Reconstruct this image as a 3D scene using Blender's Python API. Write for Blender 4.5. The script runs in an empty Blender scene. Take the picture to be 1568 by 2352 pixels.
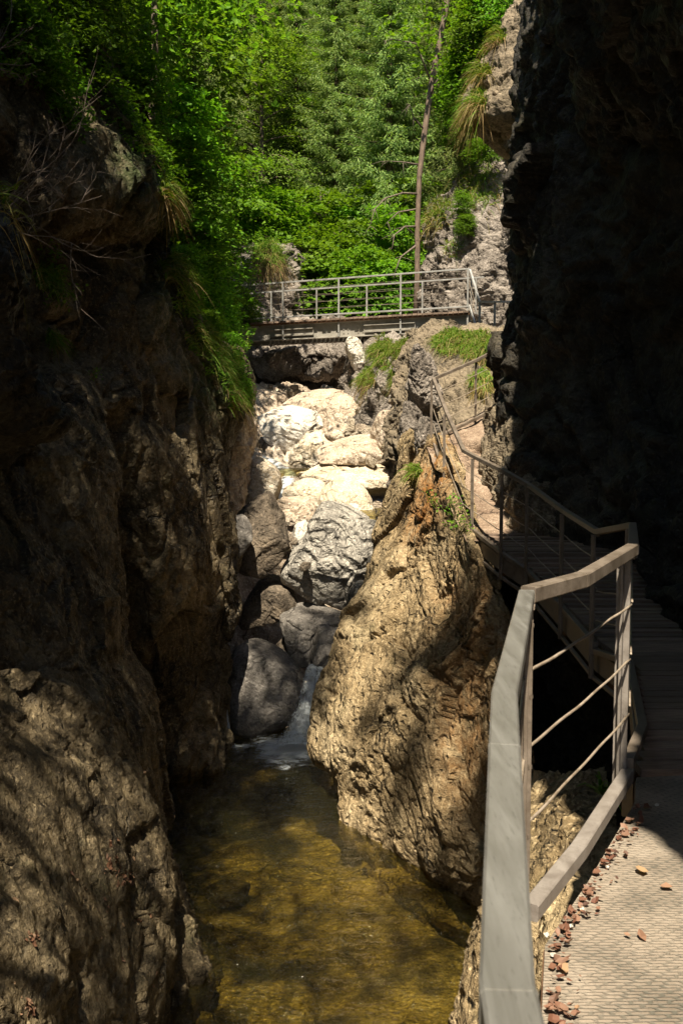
import bpy, bmesh, math, random
import numpy as np
from mathutils import Vector, Matrix, noise as mnoise

random.seed(7)
SC = bpy.context.scene
COL = SC.collection
F = 2200.0                      # focal length in pixels of a 1568 x 2352 picture
PITCH = math.atan((1176-1011)/F)
EYE = np.array([0.0, 0.0, 5.0])
_c, _s = math.cos(PITCH), math.sin(PITCH)
FWD = np.array([0, _c, -_s]); UPV = np.array([0, _s, _c])

def P(px, py, d):
    """the point seen at (px,py), d metres along the gorge"""
    r = FWD + np.array([(px-784)/F, 0, 0]) + UPV*((1176-py)/F)
    r = r/r[1]
    return EYE + r*d
def onz(px, py, z):
    r = FWD + np.array([(px-784)/F, 0, 0]) + UPV*((1176-py)/F)
    return EYE + r*((z-5.0)/r[2])
def proj(V):
    V = np.asarray(V)-EYE
    k = V@FWD
    return 784+F*V[..., 0]/k, 1176-F*(V@UPV)/k, k

# ------------------------------------------------------------------ noise
_rng = np.random.RandomState(3)
_perm = np.tile(_rng.permutation(256), 3)
_g = _rng.normal(size=(256, 3)); _g /= np.linalg.norm(_g, axis=1)[:, None]
_rv = _rng.rand(256, 4)
def _hash(ix, iy, iz):
    return _perm[_perm[_perm[ix & 255]+(iy & 255)]+(iz & 255)]
def perlin(p):
    i = np.floor(p).astype(np.int64); f = p-i
    u = f*f*f*(f*(f*6-15)+10)
    def g(dx, dy, dz):
        gr = _g[_hash(i[:, 0]+dx, i[:, 1]+dy, i[:, 2]+dz)]
        return gr[:, 0]*(f[:, 0]-dx)+gr[:, 1]*(f[:, 1]-dy)+gr[:, 2]*(f[:, 2]-dz)
    def L(a, b, t): return a+(b-a)*t
    x00 = L(g(0,0,0), g(1,0,0), u[:, 0]); x10 = L(g(0,1,0), g(1,1,0), u[:, 0])
    x01 = L(g(0,0,1), g(1,0,1), u[:, 0]); x11 = L(g(0,1,1), g(1,1,1), u[:, 0])
    return L(L(x00, x10, u[:, 1]), L(x01, x11, u[:, 1]), u[:, 2])*1.5
def fbm(p, o=5, gain=.5, lac=2.03):
    a = np.zeros(len(p)); w = 1.0
    for k in range(o):
        a += w*perlin(p+k*17.3); p = p*lac; w *= gain
    return a
def ridged(p, o=4):
    a = np.zeros(len(p)); w = 1.0
    for k in range(o):
        n = 1-2*np.abs(perlin(p+k*31.7)); a += w*n; p = p*2.1; w *= .5
    return a
def worley(p):
    i = np.floor(p).astype(np.int64)
    f1 = np.full(len(p), 9.); f2 = np.full(len(p), 9.)
    rid = np.zeros((len(p), 4)); off = np.zeros((len(p), 3))
    for dx in (-1, 0, 1):
        for dy in (-1, 0, 1):
            for dz in (-1, 0, 1):
                c = i+np.array([dx, dy, dz])
                h = _hash(c[:, 0], c[:, 1], c[:, 2]); r = _rv[h]
                v = p-(c+r[:, :3]); d = np.sqrt((v*v).sum(1))
                m = d < f1
                f2 = np.where(m, f1, np.minimum(f2, d))
                f1 = np.where(m, d, f1)
                rid[m] = _rv[_perm[h]][m]; off[m] = v[m]
    return f1, f2, rid, off
def rock_h(p, s, seed=0., an=(1, 1, 1), facet=.5, fine=.3):
    q = p/s*np.array(an)+seed
    w = np.stack([fbm(q*.9+5, 2), fbm(q*.9+15, 2), fbm(q*.9+25, 2)], 1)
    q = q+.35*w
    f1, f2, rid, off = worley(q*1.1)
    pl = (rid[:, 3]-.5)*.9+((rid[:, :3]-.5)*off).sum(1)*1.6
    crack = np.exp(-((f2-f1)/.07)**2)
    h = .5*fbm(q, 4)+.16*ridged(q*.8, 3)+facet*(pl-.22*crack)
    g1, g2, rid2, off2 = worley(q*4.1+9)
    pl2 = (rid2[:, 3]-.5)*.8+((rid2[:, :3]-.5)*off2).sum(1)*1.4
    k1, k2, rid3, off3 = worley(q*11+3)
    h += fine*.16*((rid3[:, 3]-.5)+((rid3[:, :3]-.5)*off3).sum(1)*1.4-.5*np.exp(-((k2-k1)/.1)**2))
    hole = np.clip(1-g1/.3, 0, 1)*(rid2[:, 0] > .6)
    h -= fine*.5*hole
    h += fine*(.4*pl2-.1*np.exp(-((g2-g1)/.09)**2)+.3*fbm(q*5, 4, .6))
    return h

# ------------------------------------------------------------------ objects
def tag(o, label=None, cat=None, group=None, kind=None):
    if label: o['label'] = label
    if cat: o['category'] = cat
    if group: o['group'] = group
    if kind: o['kind'] = kind
    return o
def mesh_np(name, V, quads, mat, parent=None, smooth=True, loc=None):
    me = bpy.data.meshes.new(name)
    V = np.asarray(V, dtype=np.float32); Q = np.asarray(quads, dtype=np.int32)
    k = Q.shape[1]
    me.vertices.add(len(V)); me.vertices.foreach_set('co', V.ravel())
    me.loops.add(Q.size); me.loops.foreach_set('vertex_index', Q.ravel())
    me.polygons.add(len(Q))
    me.polygons.foreach_set('loop_start', np.arange(0, Q.size, k, dtype=np.int32))
    me.polygons.foreach_set('loop_total', np.full(len(Q), k, dtype=np.int32))
    me.polygons.foreach_set('use_smooth', np.full(len(Q), smooth, dtype=bool))
    me.update(calc_edges=True); me.validate()
    me.materials.append(mat)
    o = bpy.data.objects.new(name, me); COL.objects.link(o)
    if loc is not None: o.location = loc
    if parent: o.parent = parent
    return o
def attr(o, name, arr):
    a = o.data.attributes.new(name, 'FLOAT', 'POINT'); a.data.foreach_set('value', np.asarray(arr, dtype=np.float32))
def empty(name, loc=(0, 0, 0), rz=0):
    o = bpy.data.objects.new(name, None); COL.objects.link(o)
    o.location = loc; o.rotation_euler = (0, 0, rz); o.empty_display_size = .2
    return o
class MB:
    """collects boxes, bars and tubes into one mesh"""
    def __init__(s): s.v = []; s.f = []
    def add(s, vs, fs):
        n = len(s.v); s.v += [tuple(v) for v in vs]; s.f += [tuple(i+n for i in f) for f in fs]
    def sweep(s, pts, w, h, up=(0, 0, 1), z0=None):
        """rectangular bar along a polyline, mitred"""
        pts = [Vector(p) for p in pts]; n = len(pts); up = Vector(up); ring = []
        for i, p in enumerate(pts):
            a = (p-pts[i-1]).normalized() if i else (pts[1]-p).normalized()
            b = (pts[i+1]-p).normalized() if i < n-1 else a
            t = (a+b).normalized()
            side = t.cross(up).normalized(); u = side.cross(t).normalized()
            k = 1/max(.5, math.sqrt(max(0, (1+a.dot(b))/2)))
            sd = side*w/2*k
            c = min(w, h)*.09
            for (x, y) in ((-1, -1), (1, -1), (1, 1), (-1, 1)):
                e1 = sd*x*(1-2*c/w); e2 = u*y*h/2
                e3 = sd*x; e4 = u*y*(h/2-c)
                if x*y > 0: ring += [p+e3+e4, p+e1+e2]
                else: ring += [p+e1+e2, p+e3+e4]
        fs = []
        for i in range(n-1):
            for k in range(8):
                a = i*8+k; b = i*8+(k+1) % 8
                fs.append((a, b, b+8, a+8))
        fs.append(tuple(range(7, -1, -1))); fs.append(tuple(range((n-1)*8, n*8)))
        s.add(ring, fs)
    def tube(s, pts, radii, seg=6):
        pts = [Vector(p) for p in pts]; n = len(pts)
        if not hasattr(radii, '__len__'): radii = [radii]*n
        ring = []; ref = Vector((.31, .17, .93))
        for i, p in enumerate(pts):
            t = (pts[min(n-1, i+1)]-pts[max(0, i-1)])
            t = t.normalized() if t.length > 1e-6 else Vector((0, 0, 1))
            a = t.cross(ref)
            if a.length < .1: a = t.cross(Vector((1, 0, 0)))
            a.normalize(); b = t.cross(a)
            for k in range(seg):
                an = 2*math.pi*k/seg
                ring.append(p+(a*math.cos(an)+b*math.sin(an))*radii[i])
        fs = []
        for i in range(n-1):
            for k in range(seg):
                a = i*seg+k; b = i*seg+(k+1) % seg
                fs.append((a, a+seg, b+seg, b))
        fs.append(tuple(range(seg))); fs.append(tuple(range(n*seg-1, (n-1)*seg-1, -1)))
        s.add(ring, fs)
    def box(s, c, size, rz=0, rx=0, ry=0):
        M = Matrix.Rotation(rz, 3, 'Z')@Matrix.Rotation(ry, 3, 'Y')@Matrix.Rotation(rx, 3, 'X'); c = Vector(c)
        vs = [c+M@Vector((x*size[0]/2, y*size[1]/2, z*size[2]/2)) for z in (-1, 1) for (x, y) in ((-1, -1), (1, -1), (1, 1), (-1, 1))]
        s.add(vs, [(3, 2, 1, 0), (4, 5, 6, 7), (0, 1, 5, 4), (1, 2, 6, 5), (2, 3, 7, 6), (3, 0, 4, 7)])
    def build(s, name, mat, parent=None, smooth=False, bevel=0):
        me = bpy.data.meshes.new(name); me.from_pydata(s.v, [], s.f); me.update()
        me.materials.append(mat)
        o = bpy.data.objects.new(name, me); COL.objects.link(o)
        if smooth:
            me.polygons.foreach_set('use_smooth', [True]*len(me.polygons))
        if bevel:
            b = o.modifiers.new('b', 'BEVEL'); b.width = bevel; b.segments = 2
        if parent:
            o.parent = parent; o.location = -parent.location
        return o

# ------------------------------------------------------------------ materials
def newmat(name):
    m = bpy.data.materials.new(name); m.use_nodes = True
    nt = m.node_tree; nt.nodes.clear()
    return m, nt, nt.nodes, nt.links
def nd(N, t, **kw):
    n = N.new(t)
    for k, v in kw.items():
        if k.startswith('i_'): n.inputs[k[2:].replace('_', ' ')].default_value = v
        else: setattr(n, k, v)
    return n
def mixc(N, L, fac, a, b, mode='MIX'):
    m = N.new('ShaderNodeMix'); m.data_type = 'RGBA'; m.blend_type = mode
    for idx, v in ((0, fac), (6, a), (7, b)):
        if hasattr(v, 'is_output'): L.new(v, m.inputs[idx])
        elif idx == 0: m.inputs[0].default_value = v
        else: m.inputs[idx].default_value = (*v, 1)
    return m.outputs[2]
def mth(N, L, op, a, b=None, clamp=False):
    m = N.new('ShaderNodeMath'); m.operation = op; m.use_clamp = clamp
    for i, v in enumerate((a, b)):
        if v is None: continue
        if hasattr(v, 'is_output'): L.new(v, m.inputs[i])
        else: m.inputs[i].default_value = v
    return m.outputs[0]
def ramp(N, L, fac, stops):
    r = N.new('ShaderNodeValToRGB'); L.new(fac, r.inputs[0])
    e = r.color_ramp.elements
    while len(e) > 1: e.remove(e[-1])
    e[0].position = stops[0][0]; e[0].color = (*stops[0][1], 1)
    for p, c in stops[1:]:
        x = e.new(p); x.color = (*c, 1)
    return r.outputs[0]
def step(N, L, fac, a, b):
    m = N.new('ShaderNodeMapRange'); m.interpolation_type = 'SMOOTHSTEP'
    L.new(fac, m.inputs[0]); m.inputs[1].default_value = a; m.inputs[2].default_value = b
    return m.outputs[0]

def rockmat(name, c1, c2, c3, stain_shade=(.30, .13, .03), moss=(.045, .06, .015), mossy=.2, rough=.8, bump=1.0, sc=1.0, strat=0.0, wet=0.0, an=(1, 1, 1), pits=.3):
    m, nt, N, L = newmat(name)
    tc = N.new('ShaderNodeTexCoord'); mp = N.new('ShaderNodeMapping'); L.new(tc.outputs['Object'], mp.inputs[0])
    mp.inputs['Scale'].default_value = tuple(a*sc for a in an); co = mp.outputs[0]
    def noi(s, d=8, r=.6, dist=0.):
        n = nd(N, 'ShaderNodeTexNoise', i_Scale=s, i_Detail=d, i_Roughness=r, i_Distortion=dist); L.new(co, n.inputs['Vector']); return n.outputs['Fac']
    big = noi(.9, 3, .6, .4); mid = noi(4.2, 6, .68, .2); fin = noi(24, 4, .7); grit = noi(75, 2, .7)
    col = ramp(N, L, big, [(.32, c1), (.5, c2), (.68, c3)])
    col = mixc(N, L, mth(N, L, 'MULTIPLY', step(N, L, mid, .42, .66), .75), col, c1)
    col = mixc(N, L, mth(N, L, 'MULTIPLY', step(N, L, fin, .52, .68), .6), col, tuple(min(.85, v*1.55) for v in c3))
    col = mixc(N, L, mth(N, L, 'MULTIPLY', step(N, L, fin, .47, .33), .6), col, tuple(v*.6 for v in c1))
    col = mixc(N, L, mth(N, L, 'MULTIPLY', step(N, L, grit, .56, .72), .5), col, tuple(v*.45 for v in c1))
    # stains, painted shade and moss with a shape of their own
    at = nd(N, 'ShaderNodeAttribute', attribute_name='stain_shade')
    sn = mth(N, L, 'MULTIPLY', at.outputs['Fac'], step(N, L, mid, .3, .62))
    col = mixc(N, L, sn, col, stain_shade)
    am = nd(N, 'ShaderNodeAttribute', attribute_name='moss')
    mo = noi(1.7, 5, .7, .5)
    mf = mth(N, L, 'MAXIMUM', mth(N, L, 'MULTIPLY', step(N, L, mo, .55, .72), mossy), mth(N, L, 'MULTIPLY', am.outputs['Fac'], step(N, L, mid, .3, .6)))
    col = mixc(N, L, mf, col, moss)
    # cracks
    wv = nd(N, 'ShaderNodeTexNoise', i_Scale=2.2, i_Detail=4); L.new(co, wv.inputs['Vector'])
    vadd = N.new('ShaderNodeVectorMath'); vadd.operation = 'MULTIPLY_ADD'
    L.new(wv.outputs['Color'], vadd.inputs[0]); vadd.inputs[1].default_value = (.55, .55, .55); L.new(co, vadd.inputs[2])
    vo = nd(N, 'ShaderNodeTexVoronoi', feature='DISTANCE_TO_EDGE', i_Scale=1.9); L.new(vadd.outputs[0], vo.inputs['Vector'])
    crk = step(N, L, vo.outputs['Distance'], 0.0, .045)
    cg = step(N, L, big, .36, .5)
    crk = mth(N, L, 'MAXIMUM', crk, cg)
    col = mixc(N, L, crk, tuple(v*.4 for v in c1), col)
    b = nd(N, 'ShaderNodeBsdfPrincipled'); L.new(col, b.inputs['Base Color'])
    rr = ramp(N, L, mid, [(.35, (rough*(1-wet*.6),)*3), (.6, (rough,)*3)]); L.new(rr, b.inputs['Roughness'])
    b.inputs['Specular IOR Level'].default_value = .35
    h = mth(N, L, 'ADD', mth(N, L, 'MULTIPLY', mid, 1.0), mth(N, L, 'MULTIPLY', fin, .35))
    h = mth(N, L, 'ADD', h, mth(N, L, 'MULTIPLY', grit, .07))
    pit = nd(N, 'ShaderNodeTexVoronoi', feature='SMOOTH_F1', i_Scale=9.0); L.new(vadd.outputs[0], pit.inputs['Vector'])
    h = mth(N, L, 'ADD', h, mth(N, L, 'MULTIPLY', step(N, L, pit.outputs['Distance'], .05, .4), pits))
    h = mth(N, L, 'ADD', h, mth(N, L, 'MULTIPLY', crk, .35))
    if strat:
        wm = nd(N, 'ShaderNodeTexWave', i_Scale=1.6, i_Distortion=9.0, i_Detail=5.0); wm.inputs['Detail Scale'].default_value = 1.3
        wm.bands_direction = 'DIAGONAL'; L.new(co, wm.inputs['Vector'])
        h = mth(N, L, 'ADD', h, mth(N, L, 'MULTIPLY', wm.outputs['Fac'], strat))
    bp = nd(N, 'ShaderNodeBump', i_Strength=1.0, i_Distance=.09*bump); L.new(h, bp.inputs['Height']); L.new(bp.outputs[0], b.inputs['Normal'])
    o = N.new('ShaderNodeOutputMaterial'); L.new(b.outputs[0], o.inputs[0])
    return m

M = {}
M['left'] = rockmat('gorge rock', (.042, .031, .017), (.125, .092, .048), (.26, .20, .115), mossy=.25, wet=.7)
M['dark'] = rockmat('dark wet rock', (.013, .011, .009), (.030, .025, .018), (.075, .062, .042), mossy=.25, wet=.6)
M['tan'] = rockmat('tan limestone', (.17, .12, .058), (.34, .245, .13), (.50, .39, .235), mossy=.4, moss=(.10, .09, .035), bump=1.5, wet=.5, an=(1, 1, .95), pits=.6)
M['tanR'] = rockmat('brown wall rock', (.10, .08, .055), (.19, .15, .10), (.28, .22, .15), mossy=.2)
M['pale'] = rockmat('bleached limestone', (.42, .33, .22), (.60, .50, .37), (.74, .66, .53), mossy=.05, bump=.8, strat=.25)
M['pink'] = rockmat('pinkish limestone', (.36, .27, .19), (.52, .41, .31), (.66, .56, .45), mossy=.05, bump=.9, strat=.35)
M['white'] = rockmat('white limestone', (.52, .45, .36), (.70, .64, .55), (.80, .76, .69), mossy=.02, bump=1.0, strat=.3)
M['band'] = rockmat('banded grey limestone', (.17, .155, .135), (.36, .33, .285), (.54, .50, .43), mossy=.05, bump=1.0, strat=1.1)
M['grey'] = rockmat('smooth grey limestone', (.11, .098, .085), (.19, .17, .15), (.26, .235, .21), mossy=.15, bump=.5, rough=.7)
M['darkb'] = rockmat('dark brown boulder', (.07, .055, .04), (.14, .11, .08), (.22, .17, .12), mossy=.1, bump=.9)
M['greyU'] = rockmat('grey pink cliff', (.11, .09, .072), (.26, .22, .185), (.42, .365, .315), mossy=.1, bump=1.6)
M['soil'] = rockmat('forest soil', (.03, .028, .015), (.05, .05, .02), (.06, .075, .02), mossy=.6)
M['bed'] = rockmat('stream bed', (.11, .085, .035), (.28, .21, .10), (.48, .38, .21), moss=(.08, .075, .02), mossy=.3, bump=.9)

def leafmat(name, cols, trans=.45, rough=.5, ao=None):
    m, nt, N, L = newmat(name)
    g = N.new('ShaderNodeNewGeometry')
    col = ramp(N, L, g.outputs['Random Per Island'], [(i/(len(cols)-1), c) for i, c in enumerate(cols)])
    oi = N.new('ShaderNodeObjectInfo')
    hs = N.new('ShaderNodeHueSaturation'); L.new(col, hs.inputs['Color'])
    v = mth(N, L, 'ADD', mth(N, L, 'MULTIPLY', oi.outputs['Random'], .5), .75); L.new(v, hs.inputs['Value'])
    h = mth(N, L, 'ADD', mth(N, L, 'MULTIPLY', oi.outputs['Random'], .03), .485); L.new(h, hs.inputs['Hue'])
    col = hs.outputs[0]
    b = nd(N, 'ShaderNodeBsdfPrincipled', i_Roughness=rough); L.new(col, b.inputs['Base Color']); b.inputs['Specular IOR Level'].default_value = .12
    t = N.new('ShaderNodeBsdfTranslucent')
    tcol = mixc(N, L, 1.0, col, (1.35, 1.35, .5), 'MULTIPLY'); L.new(tcol, t.inputs['Color'])
    mx = N.new('ShaderNodeMixShader'); mx.inputs[0].default_value = trans
    L.new(b.outputs[0], mx.inputs[1]); L.new(t.outputs[0], mx.inputs[2])
    o = N.new('ShaderNodeOutputMaterial'); L.new(mx.outputs[0], o.inputs[0])
    return m
M['leaf'] = leafmat('broad leaves', [(.055, .115, .012), (.10, .20, .022), (.16, .28, .035), (.22, .34, .06)])
M['maple'] = leafmat('maple leaves', [(.06, .14, .01), (.11, .23, .018), (.19, .34, .03)])
M['spruce'] = leafmat('spruce needles', [(.07, .12, .035), (.14, .21, .055), (.21, .29, .08), (.30, .36, .12)], trans=.3, rough=.6)
M['grass'] = leafmat('grass blades', [(.06, .13, .01), (.12, .22, .02), (.17, .25, .04), (.30, .24, .10)], trans=.4)
M['dry'] = leafmat('dry grass', [(.16, .11, .04), (.28, .19, .08), (.36, .27, .13), (.15, .17, .03)], trans=.3)
M['dead'] = leafmat('dead leaves', [(.15, .075, .045), (.22, .12, .07), (.30, .19, .12), (.09, .055, .04)], trans=.1)

def barkmat(name, a, b_):
    m, nt, N, L = newmat(name)
    tc = N.new('ShaderNodeTexCoord'); mp = N.new('ShaderNodeMapping'); L.new(tc.outputs['Object'], mp.inputs[0]); mp.inputs['Scale'].default_value = (1, 1, .25)
    n = nd(N, 'ShaderNodeTexNoise', i_Scale=14.0, i_Detail=8.0, i_Roughness=.7); L.new(mp.outputs[0], n.inputs['Vector'])
    col = ramp(N, L, n.outputs['Fac'], [(.35, a), (.65, b_)])
    b = nd(N, 'ShaderNodeBsdfPrincipled', i_Roughness=.85); L.new(col, b.inputs['Base Color'])
    bp = nd(N, 'ShaderNodeBump', i_Strength=.8, i_Distance=.03); L.new(n.outputs['Fac'], bp.inputs['Height']); L.new(bp.outputs[0], b.inputs['Normal'])
    o = N.new('ShaderNodeOutputMaterial'); L.new(b.outputs[0], o.inputs[0]); return m
M['bark'] = barkmat('bark', (.05, .035, .022), (.15, .11, .075))
M['barkred'] = barkmat('red brown bark', (.08, .055, .04), (.22, .155, .11))
M['deadwood'] = barkmat('bare wood', (.09, .065, .05), (.20, .155, .12))

def metalmat(name, a, b_, met=.6, rough=.36, streak=(1, 1, 1), s=7., bd=.004):
    m, nt, N, L = newmat(name)
    tc = N.new('ShaderNodeTexCoord'); mp = N.new('ShaderNodeMapping'); L.new(tc.outputs['Object'], mp.inputs[0]); mp.inputs['Scale'].default_value = streak
    n = nd(N, 'ShaderNodeTexNoise', i_Scale=s, i_Detail=8.0, i_Roughness=.7, i_Distortion=.5); L.new(mp.outputs[0], n.inputs['Vector'])
    n2 = nd(N, 'ShaderNodeTexNoise', i_Scale=s*9, i_Detail=5.0, i_Roughness=.7); L.new(mp.outputs[0], n2.inputs['Vector'])
    col = ramp(N, L, n.outputs['Fac'], [(.36, a), (.62, b_)])
    col = mixc(N, L, mth(N, L, 'MULTIPLY', step(N, L, n2.outputs['Fac'], .55, .7), .5), col, tuple(v*.5 for v in a))
    b = nd(N, 'ShaderNodeBsdfPrincipled', i_Metallic=met); L.new(col, b.inputs['Base Color'])
    rr = ramp(N, L, n.outputs['Fac'], [(.3, (rough-.08,)*3), (.7, (rough+.15,)*3)]); L.new(rr, b.inputs['Roughness'])
    h = mth(N, L, 'ADD', n.outputs['Fac'], mth(N, L, 'MULTIPLY', n2.outputs['Fac'], .3))
    bp = nd(N, 'ShaderNodeBump', i_Strength=.5, i_Distance=bd); L.new(h, bp.inputs['Height']); L.new(bp.outputs[0], b.inputs['Normal'])
    o = N.new('ShaderNodeOutputMaterial'); L.new(b.outputs[0], o.inputs[0]); return m
M['rail'] = metalmat('weathered galvanised rail', (.24, .23, .205), (.33, .32, .295), streak=(12, 1.2, 3), s=2.5, bd=.0003)
M['railbrown'] = metalmat('brown weathered steel', (.11, .085, .062), (.21, .17, .135), met=.2, rough=.5)
M['paint'] = metalmat('flaking grey paint', (.17, .145, .125), (.26, .23, .205), met=.1, rough=.5, s=11)
M['girder'] = metalmat('grey painted girder', (.24, .215, .18), (.38, .355, .31), met=.1, rough=.5, s=2.5)
M['galv'] = metalmat('pale galvanised steel', (.30, .29, .27), (.44, .43, .41), met=.35, rough=.4, s=4)
M['rust'] = metalmat('rusted steel', (.10, .05, .025), (.24, .13, .07), met=.1, rough=.75, s=5)
M['wire'] = metalmat('steel cable', (.22, .17, .12), (.40, .33, .26), met=.3, rough=.5, s=12)

def plankmat():
    m, nt, N, L = newmat('weathered planks')
    tc = N.new('ShaderNodeTexCoord'); mp = N.new('ShaderNodeMapping'); L.new(tc.outputs['Object'], mp.inputs[0]); mp.inputs['Scale'].default_value = (1.2, 9, 9)
    n = nd(N, 'ShaderNodeTexNoise', i_Scale=4.0, i_Detail=9.0, i_Roughness=.7, i_Distortion=.3); L.new(mp.outputs[0], n.inputs['Vector'])
    g = N.new('ShaderNodeNewGeometry')
    col = ramp(N, L, n.outputs['Fac'], [(.3, (.10, .065, .045)), (.6, (.24, .17, .125))])
    v = mth(N, L, 'ADD', mth(N, L, 'MULTIPLY', g.outputs['Random Per Island'], .6), .65)
    hs = N.new('ShaderNodeHueSaturation'); L.new(col, hs.inputs['Color']); L.new(v, hs.inputs['Value'])
    b = nd(N, 'ShaderNodeBsdfPrincipled', i_Roughness=.75); L.new(hs.outputs[0], b.inputs['Base Color'])
    bp = nd(N, 'ShaderNodeBump', i_Strength=.7, i_Distance=.01); L.new(n.outputs['Fac'], bp.inputs['Height']); L.new(bp.outputs[0], b.inputs['Normal'])
    o = N.new('ShaderNodeOutputMaterial'); L.new(b.outputs[0], o.inputs[0]); return m
M['plank'] = plankmat()

def floormat():
    """worn boards under an expanded-metal mat: rows of small ribs"""
    m, nt, N, L = newmat('ribbed mat floor')
    tc = N.new('ShaderNodeTexCoord')
    rot = N.new('ShaderNodeMapping'); L.new(tc.outputs['Object'], rot.inputs[0]); rot.inputs['Rotation'].default_value = (0, 0, math.radians(-6)); rot.inputs['Scale'].default_value = (17, 62, 1)
    n0 = nd(N, 'ShaderNodeTexNoise', i_Scale=.35, i_Detail=5.0); L.new(rot.outputs[0], n0.inputs['Vector'])
    va = N.new('ShaderNodeVectorMath'); va.operation = 'MULTIPLY_ADD'; L.new(n0.outputs['Color'], va.inputs[0]); va.inputs[1].default_value = (1.3, 1.0, 0); L.new(rot.outputs[0], va.inputs[2])
    br = nd(N, 'ShaderNodeTexBrick', i_Scale=1.0); L.new(va.outputs[0], br.inputs['Vector'])
    br.inputs['Brick Width'].default_value = 1.0; br.inputs['Row Height'].default_value = 1.0; br.inputs['Mortar Size'].default_value = .2; br.inputs['Mortar Smooth'].default_value = .8
    n = nd(N, 'ShaderNodeTexNoise', i_Scale=2.6, i_Detail=8.0, i_Roughness=.65); L.new(tc.outputs['Object'], n.inputs['Vector'])
    n2 = nd(N, 'ShaderNodeTexNoise', i_Scale=45.0, i_Detail=6.0, i_Roughness=.7); L.new(tc.outputs['Object'], n2.inputs['Vector'])
    col = ramp(N, L, n.outputs['Fac'], [(.35, (.15, .12, .09)), (.55, (.27, .22, .17)), (.7, (.33, .28, .225))])
    dk = mth(N, L, 'MULTIPLY', br.outputs['Fac'], step(N, L, n.outputs['Fac'], .75, .3))
    col = mixc(N, L, mth(N, L, 'MULTIPLY', dk, .8), col, (.075, .075, .06))
    col = mixc(N, L, mth(N, L, 'MULTIPLY', step(N, L, n2.outputs['Fac'], .52, .68), .65), col, (.09, .08, .065))
    b = nd(N, 'ShaderNodeBsdfPrincipled', i_Roughness=.7); L.new(col, b.inputs['Base Color'])
    h = mth(N, L, 'SUBTRACT', mth(N, L, 'MULTIPLY', n2.outputs['Fac'], .5), mth(N, L, 'MULTIPLY', br.outputs['Fac'], .6))
    bp = nd(N, 'ShaderNodeBump', i_Strength=.9, i_Distance=.008); L.new(h, bp.inputs['Height']); L.new(bp.outputs[0], b.inputs['Normal'])
    o = N.new('ShaderNodeOutputMaterial'); L.new(b.outputs[0], o.inputs[0]); return m
M['floor'] = floormat()
M['path'] = rockmat('worn stone path', (.16, .105, .07), (.30, .215, .15), (.44, .335, .25), mossy=.08, bump=.5, sc=2.2)

def watermat():
    m, nt, N, L = newmat('stream water')
    tc = N.new('ShaderNodeTexCoord'); mp = N.new('ShaderNodeMapping'); L.new(tc.outputs['Object'], mp.inputs[0]); mp.inputs['Scale'].default_value = (1, 1.7, 1)
    n = nd(N, 'ShaderNodeTexNoise', i_Scale=4.0, i_Detail=5.0, i_Roughness=.6, i_Distortion=.6); L.new(mp.outputs[0], n.inputs['Vector'])
    n2 = nd(N, 'ShaderNodeTexNoise', i_Scale=17.0, i_Detail=3.0, i_Roughness=.55, i_Distortion=.4); L.new(mp.outputs[0], n2.inputs['Vector'])
    h = mth(N, L, 'ADD', n.outputs['Fac'], mth(N, L, 'MULTIPLY', n2.outputs['Fac'], .4))
    bp = nd(N, 'ShaderNodeBump', i_Strength=1.0, i_Distance=.07); L.new(h, bp.inputs['Height'])
    fr = nd(N, 'ShaderNodeFresnel', i_IOR=1.33); L.new(bp.outputs[0], fr.inputs['Normal'])
    tr = N.new('ShaderNodeBsdfTransparent'); tr.inputs[0].default_value = (.74, .68, .34, 1)
    gl = nd(N, 'ShaderNodeBsdfGlossy', i_Roughness=.06); L.new(bp.outputs[0], gl.inputs['Normal'])
    df = nd(N, 'ShaderNodeBsdfDiffuse'); df.inputs[0].default_value = (.06, .055, .02, 1)
    m1 = N.new('ShaderNodeMixShader'); m1.inputs[0].default_value = .12; L.new(tr.outputs[0], m1.inputs[1]); L.new(df.outputs[0], m1.inputs[2])
    m2 = N.new('ShaderNodeMixShader'); L.new(mth(N, L, 'MULTIPLY', fr.outputs[0], 1.5, True), m2.inputs[0]); L.new(m1.outputs[0], m2.inputs[1]); L.new(gl.outputs[0], m2.inputs[2])
    o = N.new('ShaderNodeOutputMaterial'); L.new(m2.outputs[0], o.inputs[0]); return m
M['water'] = watermat()
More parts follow.
